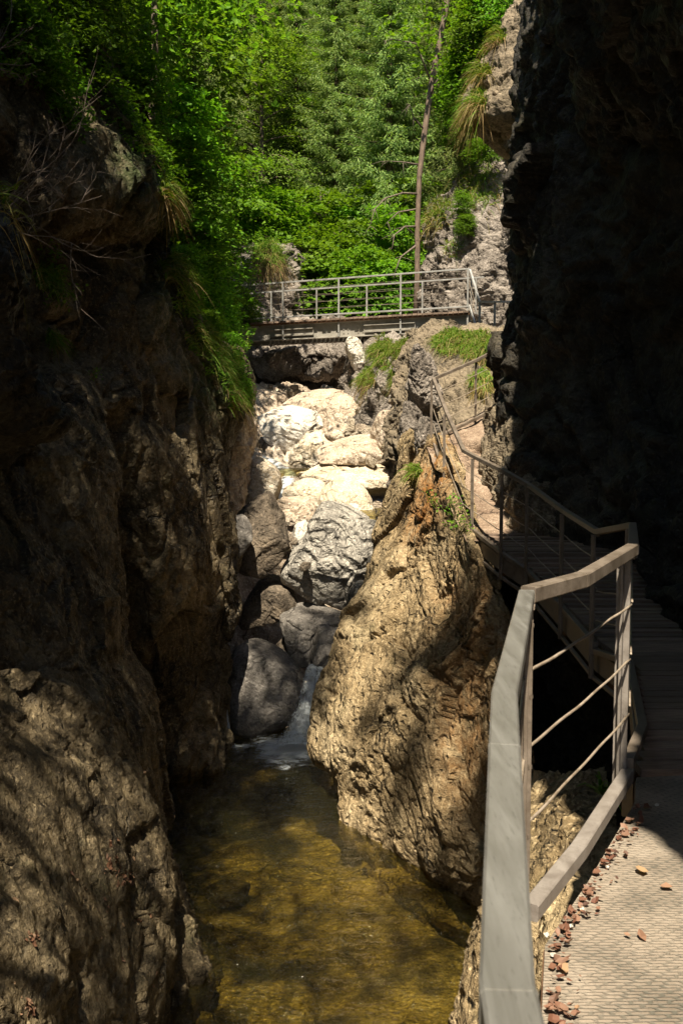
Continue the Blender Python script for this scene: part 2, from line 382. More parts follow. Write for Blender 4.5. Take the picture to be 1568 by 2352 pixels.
def foammat(name, lo, hi, scale, an, base=1.0):
    m, nt, N, L = newmat(name)
    tc = N.new('ShaderNodeTexCoord'); mp = N.new('ShaderNodeMapping'); L.new(tc.outputs['Object'], mp.inputs[0]); mp.inputs['Scale'].default_value = an
    n = nd(N, 'ShaderNodeTexNoise', i_Scale=scale, i_Detail=8.0, i_Roughness=.68, i_Distortion=.9); L.new(mp.outputs[0], n.inputs['Vector'])
    at = nd(N, 'ShaderNodeAttribute', attribute_name='foam')
    f = mth(N, L, 'MULTIPLY', step(N, L, mth(N, L, 'ADD', n.outputs['Fac'], mth(N, L, 'MULTIPLY', mth(N, L, 'SUBTRACT', at.outputs['Fac'], .5), .7)), lo, hi), base)
    b = nd(N, 'ShaderNodeBsdfPrincipled', i_Roughness=.35); b.inputs['Base Color'].default_value = (.80, .86, .90, 1)
    tl = N.new('ShaderNodeBsdfTranslucent'); tl.inputs[0].default_value = (.8, .84, .86, 1)
    bb = N.new('ShaderNodeMixShader'); bb.inputs[0].default_value = .35; L.new(b.outputs[0], bb.inputs[1]); L.new(tl.outputs[0], bb.inputs[2])
    bp = nd(N, 'ShaderNodeBump', i_Strength=.8, i_Distance=.03); L.new(n.outputs['Fac'], bp.inputs['Height']); L.new(bp.outputs[0], b.inputs['Normal'])
    tr = N.new('ShaderNodeBsdfTransparent')
    mx = N.new('ShaderNodeMixShader'); L.new(f, mx.inputs[0]); L.new(tr.outputs[0], mx.inputs[1]); L.new(bb.outputs[0], mx.inputs[2])
    o = N.new('ShaderNodeOutputMaterial'); L.new(mx.outputs[0], o.inputs[0]); return m
M['fall'] = foammat('falling water', .42, .8, 11.0, (2.6, 2.6, .25), .92)
M['foam'] = foammat('foam', .45, .75, 3.2, (1, 2.0, 1), .85)

# ------------------------------------------------------------------ rock patches
def cr(pts, t):
    """Catmull-Rom along axis 0; pts (n,...), t in [0,n-1]"""
    n = len(pts); i = np.clip(np.floor(t).astype(int), 0, n-2); f = (t-i)
    f = f.reshape(-1, *([1]*(pts.ndim-1)))
    p0 = pts[np.maximum(i-1, 0)]; p1 = pts[i]; p2 = pts[i+1]; p3 = pts[np.minimum(i+2, n-1)]
    m1 = (p2-p0)*.5*.8; m2 = (p3-p1)*.5*.8
    return (2*f**3-3*f**2+1)*p1+(f**3-2*f**2+f)*m1+(-2*f**3+3*f**2)*p2+(f**3-f**2)*m2
def lin(xs, n):
    return np.interp(np.linspace(0, 1, n), np.linspace(0, 1, len(xs)), xs)
def refine(G, nu, nv):
    """G (r,c,3) control net to (nu,nv,3), sampled evenly along length"""
    lr = np.r_[0, np.cumsum(np.linalg.norm(np.diff(G, axis=0), axis=2).mean(1))]
    lc = np.r_[0, np.cumsum(np.linalg.norm(np.diff(G, axis=1), axis=2).mean(0))]
    tr = np.interp(np.linspace(0, lr[-1], nu), lr, np.arange(len(lr)))
    tc = np.interp(np.linspace(0, lc[-1], nv), lc, np.arange(len(lc)))
    A = cr(G, tr); B = cr(np.swapaxes(A, 0, 1), tc)
    return np.swapaxes(B, 0, 1)
def grid_normals(S):
    du = np.gradient(S, axis=0); dv = np.gradient(S, axis=1)
    n = np.cross(du, dv); return n/(np.linalg.norm(n, axis=2)[..., None]+1e-9)
PATCH = {}
def patch(name, G, nu, nv, mat, amp=.25, s=1.0, seed=0., an=(1, 1, 1), facet=.5, fine=.35, label=None, cat='cliff', kind='structure', key=None, flip=False, edge=0, stain_shade=None, moss=None, shear=0., smooth=40):
    G = np.asarray(G, dtype=float)
    S = refine(G, nu, nv)
    def even(A, n):
        out = np.empty((A.shape[0], n, 3))
        for i in range(A.shape[0]):
            l = np.r_[0, np.cumsum(np.linalg.norm(np.diff(A[i], axis=0), axis=1))]; t = np.linspace(0, l[-1], n)
            for k in range(3): out[i, :, k] = np.interp(t, l, A[i, :, k])
        return out
    S = even(refine(G, nu, nv*2), nv)
    for _ in range(smooth):
        T_ = np.pad(S, ((1, 1), (1, 1), (0, 0)), mode='edge')
        S2 = (T_[:-2, 1:-1]+T_[2:, 1:-1]+T_[1:-1, :-2]+T_[1:-1, 2:])/4; S2[0] = S[0]; S2[-1] = S[-1]; S2[:, 0] = S[:, 0]; S2[:, -1] = S[:, -1]; S = S2
    Nn = grid_normals(S)
    c = S.reshape(-1, 3); n = Nn.reshape(-1, 3)
    view = EYE-c
    sg = np.sign((n*view).sum(1).reshape(nu, nv)); flip = sg.mean() < 0
    if flip: n = -n
    cc = c.copy(); cc[:, 0] += shear*c[:, 2]; h = rock_h(cc, s, seed, an, facet, fine)+(.5*fbm(c/(s*2.6)+seed+3, 2) if shear else 0)
    V = c+n*(h*amp)[:, None]
    idx = np.arange(nu*nv).reshape(nu, nv)
    q = np.stack([idx[:-1, :-1], idx[1:, :-1], idx[1:, 1:], idx[:-1, 1:]], -1).reshape(-1, 4)
    if flip: q = q[:, ::-1]
    o = mesh_np(name, V, q, mat, smooth=True)
    if stain_shade is not None: attr(o, 'stain_shade', stain_shade(V))
    if moss is not None: attr(o, 'moss', moss(V))
    tag(o, label, cat, kind=kind)
    PATCH[key or name] = (V, n)
    return o
def rows(spec, ncol, behind=None, front=None):
    """spec: list of (py, [(px,d) or None ...]); missing entries interpolated between rows"""
    spec = sorted(spec, key=lambda r: r[0])
    ys = [r[0] for r in spec]
    out = []
    colv = []
    for k in range(ncol):
        kk = [(y, r[k]) for y, r in spec if len(r) > k and r[k] is not None]
        yy = [a for a, _ in kk]
        colv.append((np.interp(ys, yy, [b[0] for _, b in kk]), np.interp(ys, yy, [b[1] for _, b in kk])))
    for j, y in enumerate(ys):
        line = [P(colv[k][0][j], y, colv[k][1][j]) for k in range(ncol)]
        if behind:
            e = line[-1]; line.append(e+np.array(behind[0]));
            line.append(e+np.array(behind[1]))
        if front:
            e = line[0]; line = [e+np.array(front[1]), e+np.array(front[0])]+line
        out.append(line)
    return np.array(out)
X = None
# far left wall with the overhang above
L3 = [(-260, [(-250, 8), (-60, 9.5), (60, 11), (100, 12.5), (120, 14)]),
      (-100, [(-250, 8), (-60, 9.5), (60, 11), (120, 12.5), (150, 14)]),
      (120, [(-250, 8.5), (-60, 9.5), (90, 11), (190, 12.5), (240, 14)]),
      (300, [(-250, 8.5), (-40, 9.5), (130, 11), (270, 12.5), (335, 14)]),
      (430, [(-250, 9), (0, 10), (160, 11), (330, 12.5), (402, 14)]),
      (500, [(-250, 9), (0, 10), (160, 11.3), (320, 12.6), (392, 14)]),
      (560, [(-250, 9.8), (20, 11), (170, 12.4), (280, 13.5), (360, 15)]),
      (640, [(-200, 9.9), (40, 11), (180, 12), (300, 13.3), (400, 15.7)]),
      (760, [(-150, 9.9), (80, 11), (210, 12), (330, 13.3), (470, 17)]),
      (810, [(-150, 9.9), (80, 11), (210, 12), (330, 13.2), (535, 18.5)]),
      (880, [(-100, 9.9), (120, 11), (240, 12), (350, 13), (556, 18.5)]),
      (940, [(-100, 9.9), (120, 11), (240, 12), (350, 13), (562, 18)]),
      (975, [(-100, 9.9), (150, 11.2), (250, 12.2), (370, 13), (532, 17.3)]),
      (1022, [(-100, 9.9), (160, 11.2), (260, 12.2), (380, 12.9), (522, 17)]),
      (1100, [(-80, 10), (170, 11.5), (260, 12.4), (390, 12.9), (518, 16.5)]),
      (1250, [(-50, 10), (180, 11.6), (270, 12.6), (400, 12.9), (522, 16)]),
      (1400, [(-50, 10), (200, 11.8), (280, 13), (400, 13.2), (518, 15.7)]),
      (1531, [(0, 10.5), (210, 12), (300, 13.2), (420, 13.6), (508, 15.4)]),
      (1650, [(0, 10.5), (230, 12.2), (330, 13.5), (430, 14.0), (504, 15.2)]),
      (1700, [(0, 10.5), (240, 12.2), (350, 13.6), (430, 13.9), (519, 14.9)]),
      (1760, [(0, 10.5), (250, 12.3), (350, 13.6), (420, 13.6), (517, 14.3)]),
      (1800, [(0, 10.5), (250, 12.3), (345, 13.7), (420, 13.8), (510, 14.3)]),
      (1950, [(0, 10.5), (250, 12.3), (345, 13.8), (420, 14.2), (500, 14.9)])]
def mL3(V):
    x, y, k = proj(V)
    a = np.exp(-((x-500)/70)**2-((y-860)/110)**2)+np.exp(-((x-400)/60)**2-((y-620)/160)**2)+np.exp(-((x-330)/90)**2-((y-330)/160)**2)
    return np.clip(a*1.2, 0, 1)
patch('cliff', rows(L3, 5, behind=[(-.6, 1.6, 0), (-2.5, 3.5, 0)]), 520, 480, M['left'], amp=.30, s=1.35, an=(1, 1, .62), facet=.6, fine=.5, seed=2.1,
      label='tall left gorge wall with a dark overhang, standing in the pool behind the near slabs', key='L3', moss=mL3)
L2 = [(860, [(90, 10.4), (140, 10.6), (180, 10.9), (196, 11.6)]), (900, [(80, 10.2), (140, 10.4), (195, 10.8), (219, 11.4)]),
      (960, [(60, 9.8), (130, 10.1), (200, 10.5), (234, 11.2)]), (1034, [(60, 9.5), (150, 9.8), (210, 10.2), (250, 11)]),
      (1081, [X, X, X, (268, 11)]), (1178, [(60, 9.3), (160, 9.6), (230, 10.2), (275, 11)]), (1354, [(60, 9.1), (180, 9.4), (240, 10), (285, 10.9)]),
      (1471, [X, X, X, (290, 10.9)]), (1531, [(100, 9), (210, 9.2), (260, 9.8), (305, 10.8)]), (1580, [X, X, X, (337, 10.8)]),
      (1653, [(120, 8.8), (240, 9), (320, 9.7), (361, 10.8)]), (1726, [X, X, X, (373, 10.8)]), (1834, [(150, 8.5), (300, 8.8), (345, 9.6), (377, 10.8)]),
      (1921, [X, X, X, (390, 10.5)]), (2043, [(200, 8.2), (350, 8.4), (390, 9.2), (415, 10)]), (2146, [X, X, X, (449, 9.7)]),
      (2175, [X, X, X, (476, 9.5)]), (2234, [(250, 8), (385, 8.1), (450, 8.4), (506, 9.1)]), (2283, [X, X, X, (503, 9.1)]),
      (2331, [X, X, X, (482, 9.0)]), (2480, [(250, 7.8), (370, 7.9), (420, 8.3), (460, 8.9)])]
patch('cliff', rows(L2, 4, behind=[(-.25, .8, 0), (-2.2, 3.0, 0)]), 480, 170, M['left'], amp=.15, s=.8, an=(1, 1, .5), facet=.5, fine=.5, seed=7.7,
      label='ribbed rock slab running down the left wall to a rounded knob at the water', key='L2')
L1 = [(1075, [(-260, 7.4), (-20, 8.8), (40, 9.4), (80, 10)]), (1135, [(-260, 7.2), (-20, 8.6), (50, 9.2), (109, 10)]), (1178, [X, X, X, (137, 9.9)]),
      (1276, [(-260, 6.8), (0, 8.2), (90, 8.9), (156, 9.7)]), (1374, [X, X, X, (184, 9.5)]), (1452, [X, X, X, (195, 9.3)]),
      (1531, [(-260, 6.4), (0, 7.6), (130, 8.3), (219, 9.1)]), (1600, [X, X, X, (262, 9.0)]), (1750, [(-260, 5.8), (0, 6.9), (170, 7.7), (300, 8.8)]),
      (1850, [X, X, X, (330, 8.6)]), (1950, [X, X, X, (368, 8.4)]), (2100, [(-260, 5.2), (0, 6), (200, 6.9), (384, 8.2)]),
      (2350, [(-260, 4.7), (0, 5.4), (200, 6.3), (384, 7.8)]), (2560, [(-260, 4.4), (0, 5.1), (200, 6.0), (360, 7.4)])]
patch('cliff', rows(L1, 4, behind=[(-.3, .7, 0), (-2.0, 2.6, 0)]), 480, 260, M['left'], amp=.16, s=1.2, an=(1, 1, .7), facet=.45, fine=.5, seed=13.3,
      label='broad near rock slab at lower left, dappled and scattered with dead leaves', key='L1')
L0 = [(440, [(-300, 6.0), (-160, 6.4), (-20, 7.0), (15, 7.4)]), (490, [(-300, 6.0), (-150, 6.2), (0, 6.7), (32, 7.2)]), (560, [(-300, 6), (-140, 6.2), (20, 6.6), (62, 7.2)]), (600, [X, X, X, (75, 7.2)]),
      (690, [X, X, X, (60, 7.2)]), (760, [X, X, X, (42, 7.3)]), (850, [X, X, (20, 6.9), (62, 7.5)]), (930, [X, X, (60, 7.2), (125, 7.9)]), (985, [X, X, (70, 7.6), (140, 8.3)]), (1015, [(-300, 6.2), (-150, 6.8), (30, 7.9), (95, 8.5)]),
      (1050, [(-300, 6.8), (-150, 7.6), (0, 8.4), (40, 8.9)]), (1090, [(-300, 7.6), (-150, 8.4), (0, 9.2), (40, 9.6)])]
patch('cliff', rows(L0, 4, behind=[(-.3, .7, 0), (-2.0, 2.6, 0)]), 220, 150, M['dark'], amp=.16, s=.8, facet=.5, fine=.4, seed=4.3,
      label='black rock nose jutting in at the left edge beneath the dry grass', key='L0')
# rock past the left wall, at the stream
patch('cliff', rows([(925, [(490, 19), (540, 19.2), (566, 19.6), (572, 20.2)]), (960, [X, X, (570, 19.5), (583, 20)]), (1022, [X, X, (572, 19.3), (588, 20)]), (1075, [X, X, (562, 19), (576, 19.6)]),
      (1100, [X, X, (560, 18.8), (577, 19.4)]), (1165, [(480, 18.2), (530, 18.3), (555, 18.5), (570, 19)]), (1230, [(480, 18), (520, 18.1), (540, 18.3), (548, 18.8)])], 4, behind=[(-.2, .8, 0), (-1.5, 2.5, 0)]),
      150, 90, M['pink'], amp=.16, s=.7, seed=21., label='reddish brown rock step at the stream just past the tall left wall', key='L4')

# ---- central rock buttress on the right of the pool
CB = [(1000, [(960, 17.4), (972, 16.2), (985, 15.3), (1000, 14.9), (1030, 15.0)]),
      (1025, [(940, 17.4), (960, 16.0), (985, 14.9), (1008, 14.3), (1040, 14.6)]),
      (1060, [(934, 17.3), (958, 15.8), (985, 14.6), (1018, 13.6), (1050, 13.9)]),
      (1110, [(913, 17), (950, 15.2), (985, 14.0), (1030, 12.9), (1070, 13.1)]),
      (1170, [(900, 16.5), (940, 14.9), (985, 13.5), (1042, 12.1), (1090, 12.3)]),
      (1248, [(885, 16), (930, 14.4), (990, 12.9), (1072, 11.3), (1130, 11.3)]),
      (1322, [(857, 15.5), (915, 14), (990, 12.5), (1095, 10.8), (1160, 10.8)]), (1361, [(832, 15.1), X, X, X, X]),
      (1416, [(803, 14.8), X, X, X, X]), (1455, [(791, 14.5), (880, 13.1), (990, 11.7), (1125, 10.2), (1200, 10.4)]), (1478, [(786, 14.3), X, X, X, X]),
      (1556, [(748, 14.0), (850, 12.7), (975, 11.3), (1135, 9.9), (1210, 10.3)]), (1611, [(734, 13.8), X, X, X, X]), (1670, [(731, 13.6), X, X, X, X]),
      (1716, [(721, 13.4), (830, 12.1), (960, 10.9), (1140, 9.7), (1220, 10)]), (1752, [(731, 13.3), X, X, X, X]), (1775, [(758, 13.1), X, X, X, X]),
      (1834, [(783, 12.8), (870, 11.7), (980, 10.6), (1145, 9.4), (1240, 9.6)]), (1880, [(792, 12.5), X, X, X, X]),
      (1940, [(825, 12.1), (900, 11.3), (995, 10.4), (1150, 9.2), (1250, 9.3)]), (2000, [(870, 11.8), (930, 11.1), (1010, 10.3), (1155, 9.0), (1260, 9.0)]),
      (2050, [(930, 11.5), (975, 11.0), (1040, 10.2), (1160, 8.9), (1260, 8.9)]), (2110, [(1010, 11.2), (1040, 10.7), (1080, 10.1), (1165, 9.0), (1260, 9)]),
      (2160, [(1070, 10.8), (1090, 10.4), (1120, 10), (1170, 9.2), (1260, 9.2)]), (2240, [(1100, 10.6), (1120, 10.2), (1150, 9.9), (1190, 9.4), (1270, 9.4)])]
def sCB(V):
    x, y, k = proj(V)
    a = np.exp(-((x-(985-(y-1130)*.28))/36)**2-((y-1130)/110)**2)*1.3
    a += .5*np.clip((x-960)/90, 0, 1)*np.clip((y-1250)/120, 0, 1)*np.clip((1950-y)/200, 0, 1)  # shade on the right side of the buttress, painted in as brown
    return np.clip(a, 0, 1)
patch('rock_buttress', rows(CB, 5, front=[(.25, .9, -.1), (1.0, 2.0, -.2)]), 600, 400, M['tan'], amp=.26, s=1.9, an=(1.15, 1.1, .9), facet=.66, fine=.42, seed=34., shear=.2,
      label='big sunlit tan rock buttress rising from the pool below the walkway, with an orange streak', cat='rock', kind='thing', key='CB', stain_shade=sCB)
patch('rock_ledge', rows([(1995, [(850, 11.3), (890, 11.1), (930, 11.2)]), (2020, [(872, 11.0), (910, 10.7), (950, 10.9)]), (2060, [(895, 10.7), (950, 10.3), (1010, 10.4)]), (2090, [(930, 10.5), (990, 10.0), (1040, 10.0)]),
      (2130, [(985, 10.3), (1030, 9.75), (1075, 9.7)]), (2165, [(1050, 10), (1080, 9.6), (1105, 9.5)]), (2230, [(1080, 9.8), (1110, 9.4), (1130, 9.3)])], 3, front=[(-.1, .5, -.2), (.3, 1.4, -.4)]),
      150, 110, M['tan'], amp=.1, s=.4, seed=37., label='low fluted pale ledge at the waterline under the tan buttress', cat='rock', kind='thing', key='LEDGE')
# rock under the near platform, seen through the cables
patch('rock_shelf', rows([(1770, [(1235, 7.6), (1290, 7.2), (1335, 7.0), (1380, 7.3)]), (1810, [(1225, 7.2), (1280, 6.8), (1318, 6.5), (1400, 6.8)]), (1880, [(1180, 6.8), (1250, 6.4), (1330, 5.9), (1420, 6.1)]),
      (1960, [(1150, 6.4), (1230, 6.0), (1320, 5.6), (1450, 5.6)]), (2080, [(1120, 6.0), (1220, 5.5), (1310, 5.2), (1450, 5.3)]), (2300, [(1060, 5.6), (1200, 5.1), (1330, 4.8), (1460, 4.9)]), (2700, [(1060, 5.2), (1200, 4.7), (1330, 4.5), (1460, 4.6)])], 4, front=[(.1, .6, -.3), (.5, 1.6, -.8)]),
      240, 170, M['tan'], amp=.14, s=.6, seed=41., label='mottled lit rock shelf with a pointed top seen through the near railing cables', cat='rock', kind='thing', key='SHELF')

# ---- right wall: overhanging above the walkway
def right_wall():
    ys = np.array([-6, -3, -1, 0, .8, 2, 3.2, 4.5, 5.5, 7, 8.5, 9.6, 10.6, 11.6, 12.3, 13.2, 14.2, 15.3, 16.2, 17.2, 18.2])
    lo = np.array([2.4, 1.8, 1.75, 1.75, 1.8, 1.9, 2.0, 2.2, 2.5, 2.9, 3.1, 3.1, 2.9, 2.35, 2.1, 2.2, 2.38, 2.5, 2.72, 3.4, 4.4])
    hi = np.array([2.6, 1.8, 1.25, 1.14, 1.12, 1.13, 1.1, 1.12, 1.28, 1.65, 1.95, 2.2, 2.4, 2.5, 2.3, 2.42, 2.55, 2.72, 3.1, 3.8, 4.8])
    zs = np.array([-1.2, 0, 1.2, 2.4, 3.2, 4, 4.8, 5.6, 6.6, 7.6, 8.6, 9.6, 10.6, 12, 14, 16, 18])
    G = []
    lo[13:] += .1; hi[12:] += .16
    for z in zs:
        t = np.clip((z-6.0)/4.2, 0, 1); t = t*t*(3-2*t)
        x = lo+(hi-lo)*t
        if z < 3: x = x+.35*(3-z)*.4*(ys > 4)
        if z < 2.5: x = x-.2
        if 5.6 <= z <= 7.6: x = x+.25*np.exp(-((ys-9)/4)**2)
        if z > 11: x = x+(z-11)*.1
        G.append(np.stack([x, ys, np.full(len(ys), z)], 1))
    return np.array(G)
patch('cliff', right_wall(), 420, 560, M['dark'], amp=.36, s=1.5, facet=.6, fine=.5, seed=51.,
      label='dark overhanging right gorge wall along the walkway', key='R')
# brown rock nubs at the foot of the right wall beside the path
patch('rock_outcrop', rows([(935, [(1128, 14.0), (1150, 13.4), (1185, 13.0), (1230, 12.9)]), (975, [(1122, 13.9), (1150, 13.0), (1190, 12.5), (1240, 12.5)]), (1040, [(1118, 13.6), (1152, 12.8), (1200, 12.2), (1260, 12.1)]),
      (1100, [(1118, 13.2), (1155, 12.5), (1210, 11.8), (1290, 11.6)]), (1160, [(1135, 12.7), (1170, 12.1), (1220, 11.5), (1310, 11.3)]), (1230, [(1150, 12.2), (1185, 11.8), (1240, 11.4), (1320, 11.2)]), (1330, [(1160, 12.2), (1195, 11.8), (1250, 11.5), (1330, 11.3)])], 4, front=[(.1, .5, 0), (.8, 1.0, 0)]),
      260, 190, M['tanR'], amp=.17, s=.5, an=(1, 1, .6), facet=.5, fine=.5, seed=55., label='craggy brown outcrop at the foot of the right wall beside the path', cat='rock', kind='thing', key='NUB')

# ---- beyond the path
patch('rock_bank', rows([(745, [(985, 23.5), (1050, 22.5), (1110, 22), (1180, 21.5)]), (790, [(975, 22), (1040, 20.8), (1100, 20.2), (1180, 20)]), (850, [(960, 20.5), (1030, 19.6), (1090, 19.2), (1180, 19)]),
      (900, [(950, 19.8), (1020, 19), (1080, 18.6), (1180, 18.4)]), (960, [(940, 19), (1010, 18.1), (1070, 17.6), (1180, 17.5)]), (1060, [(930, 18.6), (990, 17.6), (1050, 17), (1180, 17)])], 4, front=[(-.2, .6, 0), (-.3, 2.2, 0)]),
      230, 210, M['tanR'], amp=.3, s=.8, seed=61., label='steep brown bank with grass behind the corner of the railing', cat='rock', kind='thing', key='G1')
patch('rock_bank', rows([(770, [(848, 27.8), (900, 26.8), (960, 26), (1030, 25)]), (800, [(836, 27.5), (880, 26), (950, 24.5), (1010, 23.5)]), (850, [(826, 26.6), (870, 25), (930, 23.5), (1000, 22)]),
      (905, [(822, 25.6), (865, 24), (920, 22.6), (990, 21)]), (960, [(840, 24.4), (875, 23), (920, 21.6), (990, 20)]), (1040, [(880, 22.5), (905, 21.5), (930, 20.6), (990, 19.5)]), (1120, [(890, 20.5), (915, 19.8), (940, 19.2), (990, 18.5)])], 4, front=[(-.2, .8, 0), (-.3, 3, 0)]),
      260, 200, M['greyU'], amp=.34, s=.9, seed=66., label='grassy grey bank under the right end of the footbridge', cat='rock', kind='thing', key='G2')
patch('cliff', rows([(560, [(548, 33.5), (580, 33), (640, 33.2), (700, 34.5)]), (600, [(545, 33), (590, 32.5), (650, 32.7), (700, 34)]), (690, [(530, 32), (590, 31.8), (655, 32.2), (700, 33.5)]), (760, [(500, 31.2), (590, 31.3), (660, 31.7), (700, 32.5)])], 4, front=[(-.5, 1.5, 0), (-2, 4, 0)], behind=[(.1, 1.0, 0), (.2, 3, 0)]),
      190, 150, M['greyU'], amp=.4, s=1.0, seed=71., label='grey rock face behind the left half of the footbridge, grass on its top', cat='rock', kind='thing', key='F1')
patch('cliff', rows([(735, [(470, 31.5), (560, 32.3), (660, 32.6), (760, 32.6), (880, 32), (980, 31)]), (790, [(470, 30.5), (560, 31.6), (660, 31.4), (760, 31.2), (880, 31), (980, 30)]), (840, [(470, 30.4), (560, 31.4), (650, 31.0), (760, 31.4), (880, 31), (980, 29.5)]),
      (875, [(470, 31.4), (560, 33.0), (650, 33.4), (760, 33.6), (880, 32), (980, 29)]), (900, [(470, 32), (560, 34), (650, 34.4), (760, 34.4), (880, 32.6), (980, 28.5)]), (950, [(470, 32), (560, 34.2), (650, 34.6), (760, 34.6), (880, 32.6), (980, 28)])], 6),
      180, 300, M['greyU'], amp=.55, s=1.3, seed=76., label='shadowed rock face closing the gorge beneath the footbridge', key='F2')
U2 = [(-80, [(1195, 20.5), (1215, 20), (1260, 19.5)]), (0, [(1182, 20.5), (1205, 20), (1260, 19.5)]), (67, [(1152, 20.5), (1185, 20), (1250, 19.5)]), (129, [(1118, 20.5), (1165, 19.6), (1240, 19.2)]), (185, [(1104, 20.5), (1150, 19.5), (1240, 19)]),
      (224, [(1080, 20.5), (1140, 19.4), (1240, 19)]), (262, [(1084, 20.3), (1140, 19.4), (1240, 19)]), (290, [(1125, 20.2), (1160, 19.8), (1240, 19.4)]), (312, [(1160, 21), (1190, 21), (1240, 20.6)])]
patch('cliff', rows(U2, 3, front=[(.25, .9, 0), (1.4, 3.5, 0)]), 210, 130, M['tanR'], amp=.26, s=.9, seed=81., label='sunlit corner of the right cliff at the top, grass along its edge', key='U1')
U3 = [(240, [(1100, 32.5), (1130, 31.8), (1200, 30.5)]), (300, [(1075, 32.2), (1115, 31.4), (1200, 30)]), (345, [(1062, 31.9), (1110, 31.0), (1200, 29.6)]), (400, [(1048, 31.6), (1105, 30.6), (1200, 29.2)]), (470, [(1000, 31.4), (1080, 30.2), (1200, 28.8)]),
      (520, [(985, 31.2), (1060, 30.0), (1200, 28.6)]), (560, [(985, 31.0), (1055, 29.8), (1200, 28.4)]), (620, [(968, 30.8), (1050, 29.6), (1200, 28.2)]), (700, [(960, 30.6), (1050, 29.4), (1200, 28)]), (780, [(975, 30.4), (1050, 29.2), (1200, 28)])]
patch('cliff', rows(U3, 3, front=[(.3, 1.5, 0), (2.5, 5, 0)]), 320, 160, M['greyU'], amp=.5, s=1.1, an=(1, 1, .8), seed=86., label='sunlit grey cliff with grass tufts right of the trees, behind the bridge end', key='U3')

# ------------------------------------------------------------------ stream bed, hill
def sheet(name, xs, ys, zf, mat, seed=0., amp=0., s=1., **kw):
    Xg, Yg = np.meshgrid(xs, ys, indexing='ij')
    Z = zf(Xg, Yg)
    c = np.stack([Xg, Yg, Z], -1).reshape(-1, 3)
    if amp: c[:, 2] += amp*rock_h(c, s, seed)
    nu, nv = Xg.shape; idx = np.arange(nu*nv).reshape(nu, nv)
    q = np.stack([idx[:-1, :-1], idx[1:, :-1], idx[1:, 1:], idx[:-1, 1:]], -1).reshape(-1, 4)
    o = mesh_np(name, c, q, mat, smooth=True)
    PATCH[name] = (c, None)
    return o
def bedz(x, y):
    ky = [-8, 4, 8, 11, 13.5, 15.3, 15.9, 17, 18.5, 20, 22, 24, 26, 28, 30, 33]
    kz = [-.9, -.8, -.5, -.3, -1.0, -1.2, -.9, -.6, .6, 2.5, 3.7, 4.6, 5.4, 6.1, 6.45, 6.4]
    z = np.interp(y, ky, kz)
    return z+.12*np.abs(x)*np.clip((y-15)/5, 0, 1)
o = sheet('riverbed', np.linspace(-7, 7, 220), np.r_[np.linspace(-8, 6, 40)[:-1], np.linspace(6, 17.6, 240)], bedz, M['bed'], seed=3., amp=.22, s=.8)
tag(o, kind='structure')
o = sheet('bedrock', np.linspace(-6, 6, 260), np.linspace(17.0, 32.8, 360), lambda x, y: bedz(x, y)-.22, M['pink'], seed=12., amp=.6, s=1.1)
tag(o, kind='structure')
def hillz(x, y):
    base = 5.6+np.clip(y-33, 0, 200)*.6+.0005*np.clip(y-60, 0, 100)**2
    side = .95*np.clip(np.abs(x+1.5)-3.0, 0, 8)*np.clip((y-14)/10, 0, 1)+.45*np.clip(np.abs(x+1.5)-11, 0, 60)
    return base+side-.5*(y < 33)
def hz(x, y): return float(hillz(np.array([x]), np.array([y]))[0])
o = sheet('hillside', np.linspace(-70, 70, 200), np.linspace(32.5, 150, 200), hillz, M['soil'], seed=9., amp=.8, s=4.)
tag(o, kind='structure')
# rims of the gorge, left and right, behind the walls
def side_rim(name, x0, x1, zf, yr, seed):
    o = sheet(name, np.linspace(x0, x1, 60), np.linspace(*yr, 90), zf, M['soil'], seed=seed, amp=.5, s=2.5)
    tag(o, kind='structure')
side_rim('hillside', -30, -4.2, lambda x, y: 7.0+np.clip(-4.2-x, 0, 40)*1.0+(y-18)*.05, (17.5, 33), 5.)
side_rim('hillside', 4.6, 30, lambda x, y: 7.5+np.clip(x-4.6, 0, 40)*1.1+0*y, (18.5, 33), 6.)
side_rim('hillside', -30, -3.75, lambda x, y: np.interp(y, [-8, 8, 13, 20], [8.9, 9.2, 13.2, 13.5])+np.clip(-3.75-x, 0, 40)*.8, (-8, 17.6), 7.)
# outer masses so the gorge is enclosed from above and behind
def block_wall(label, pts, z0, z1, mat, seed):
    G = []
    for z in np.linspace(z0, z1, 7):
        G.append([(x, y, z) for x, y in pts])
    patch('cliff', np.array(G), 120, 160, mat, amp=.5, s=2.5, seed=seed, label=label, key='blk%g' % seed)
block_wall('dark left gorge wall beside and behind the viewer', [(-3.6, 9.2), (-3.4, 7.0), (-3.3, 4.5), (-3.2, 1.5), (-3.4, -2), (-4.0, -7)], -1, 9, M['left'], 91.)

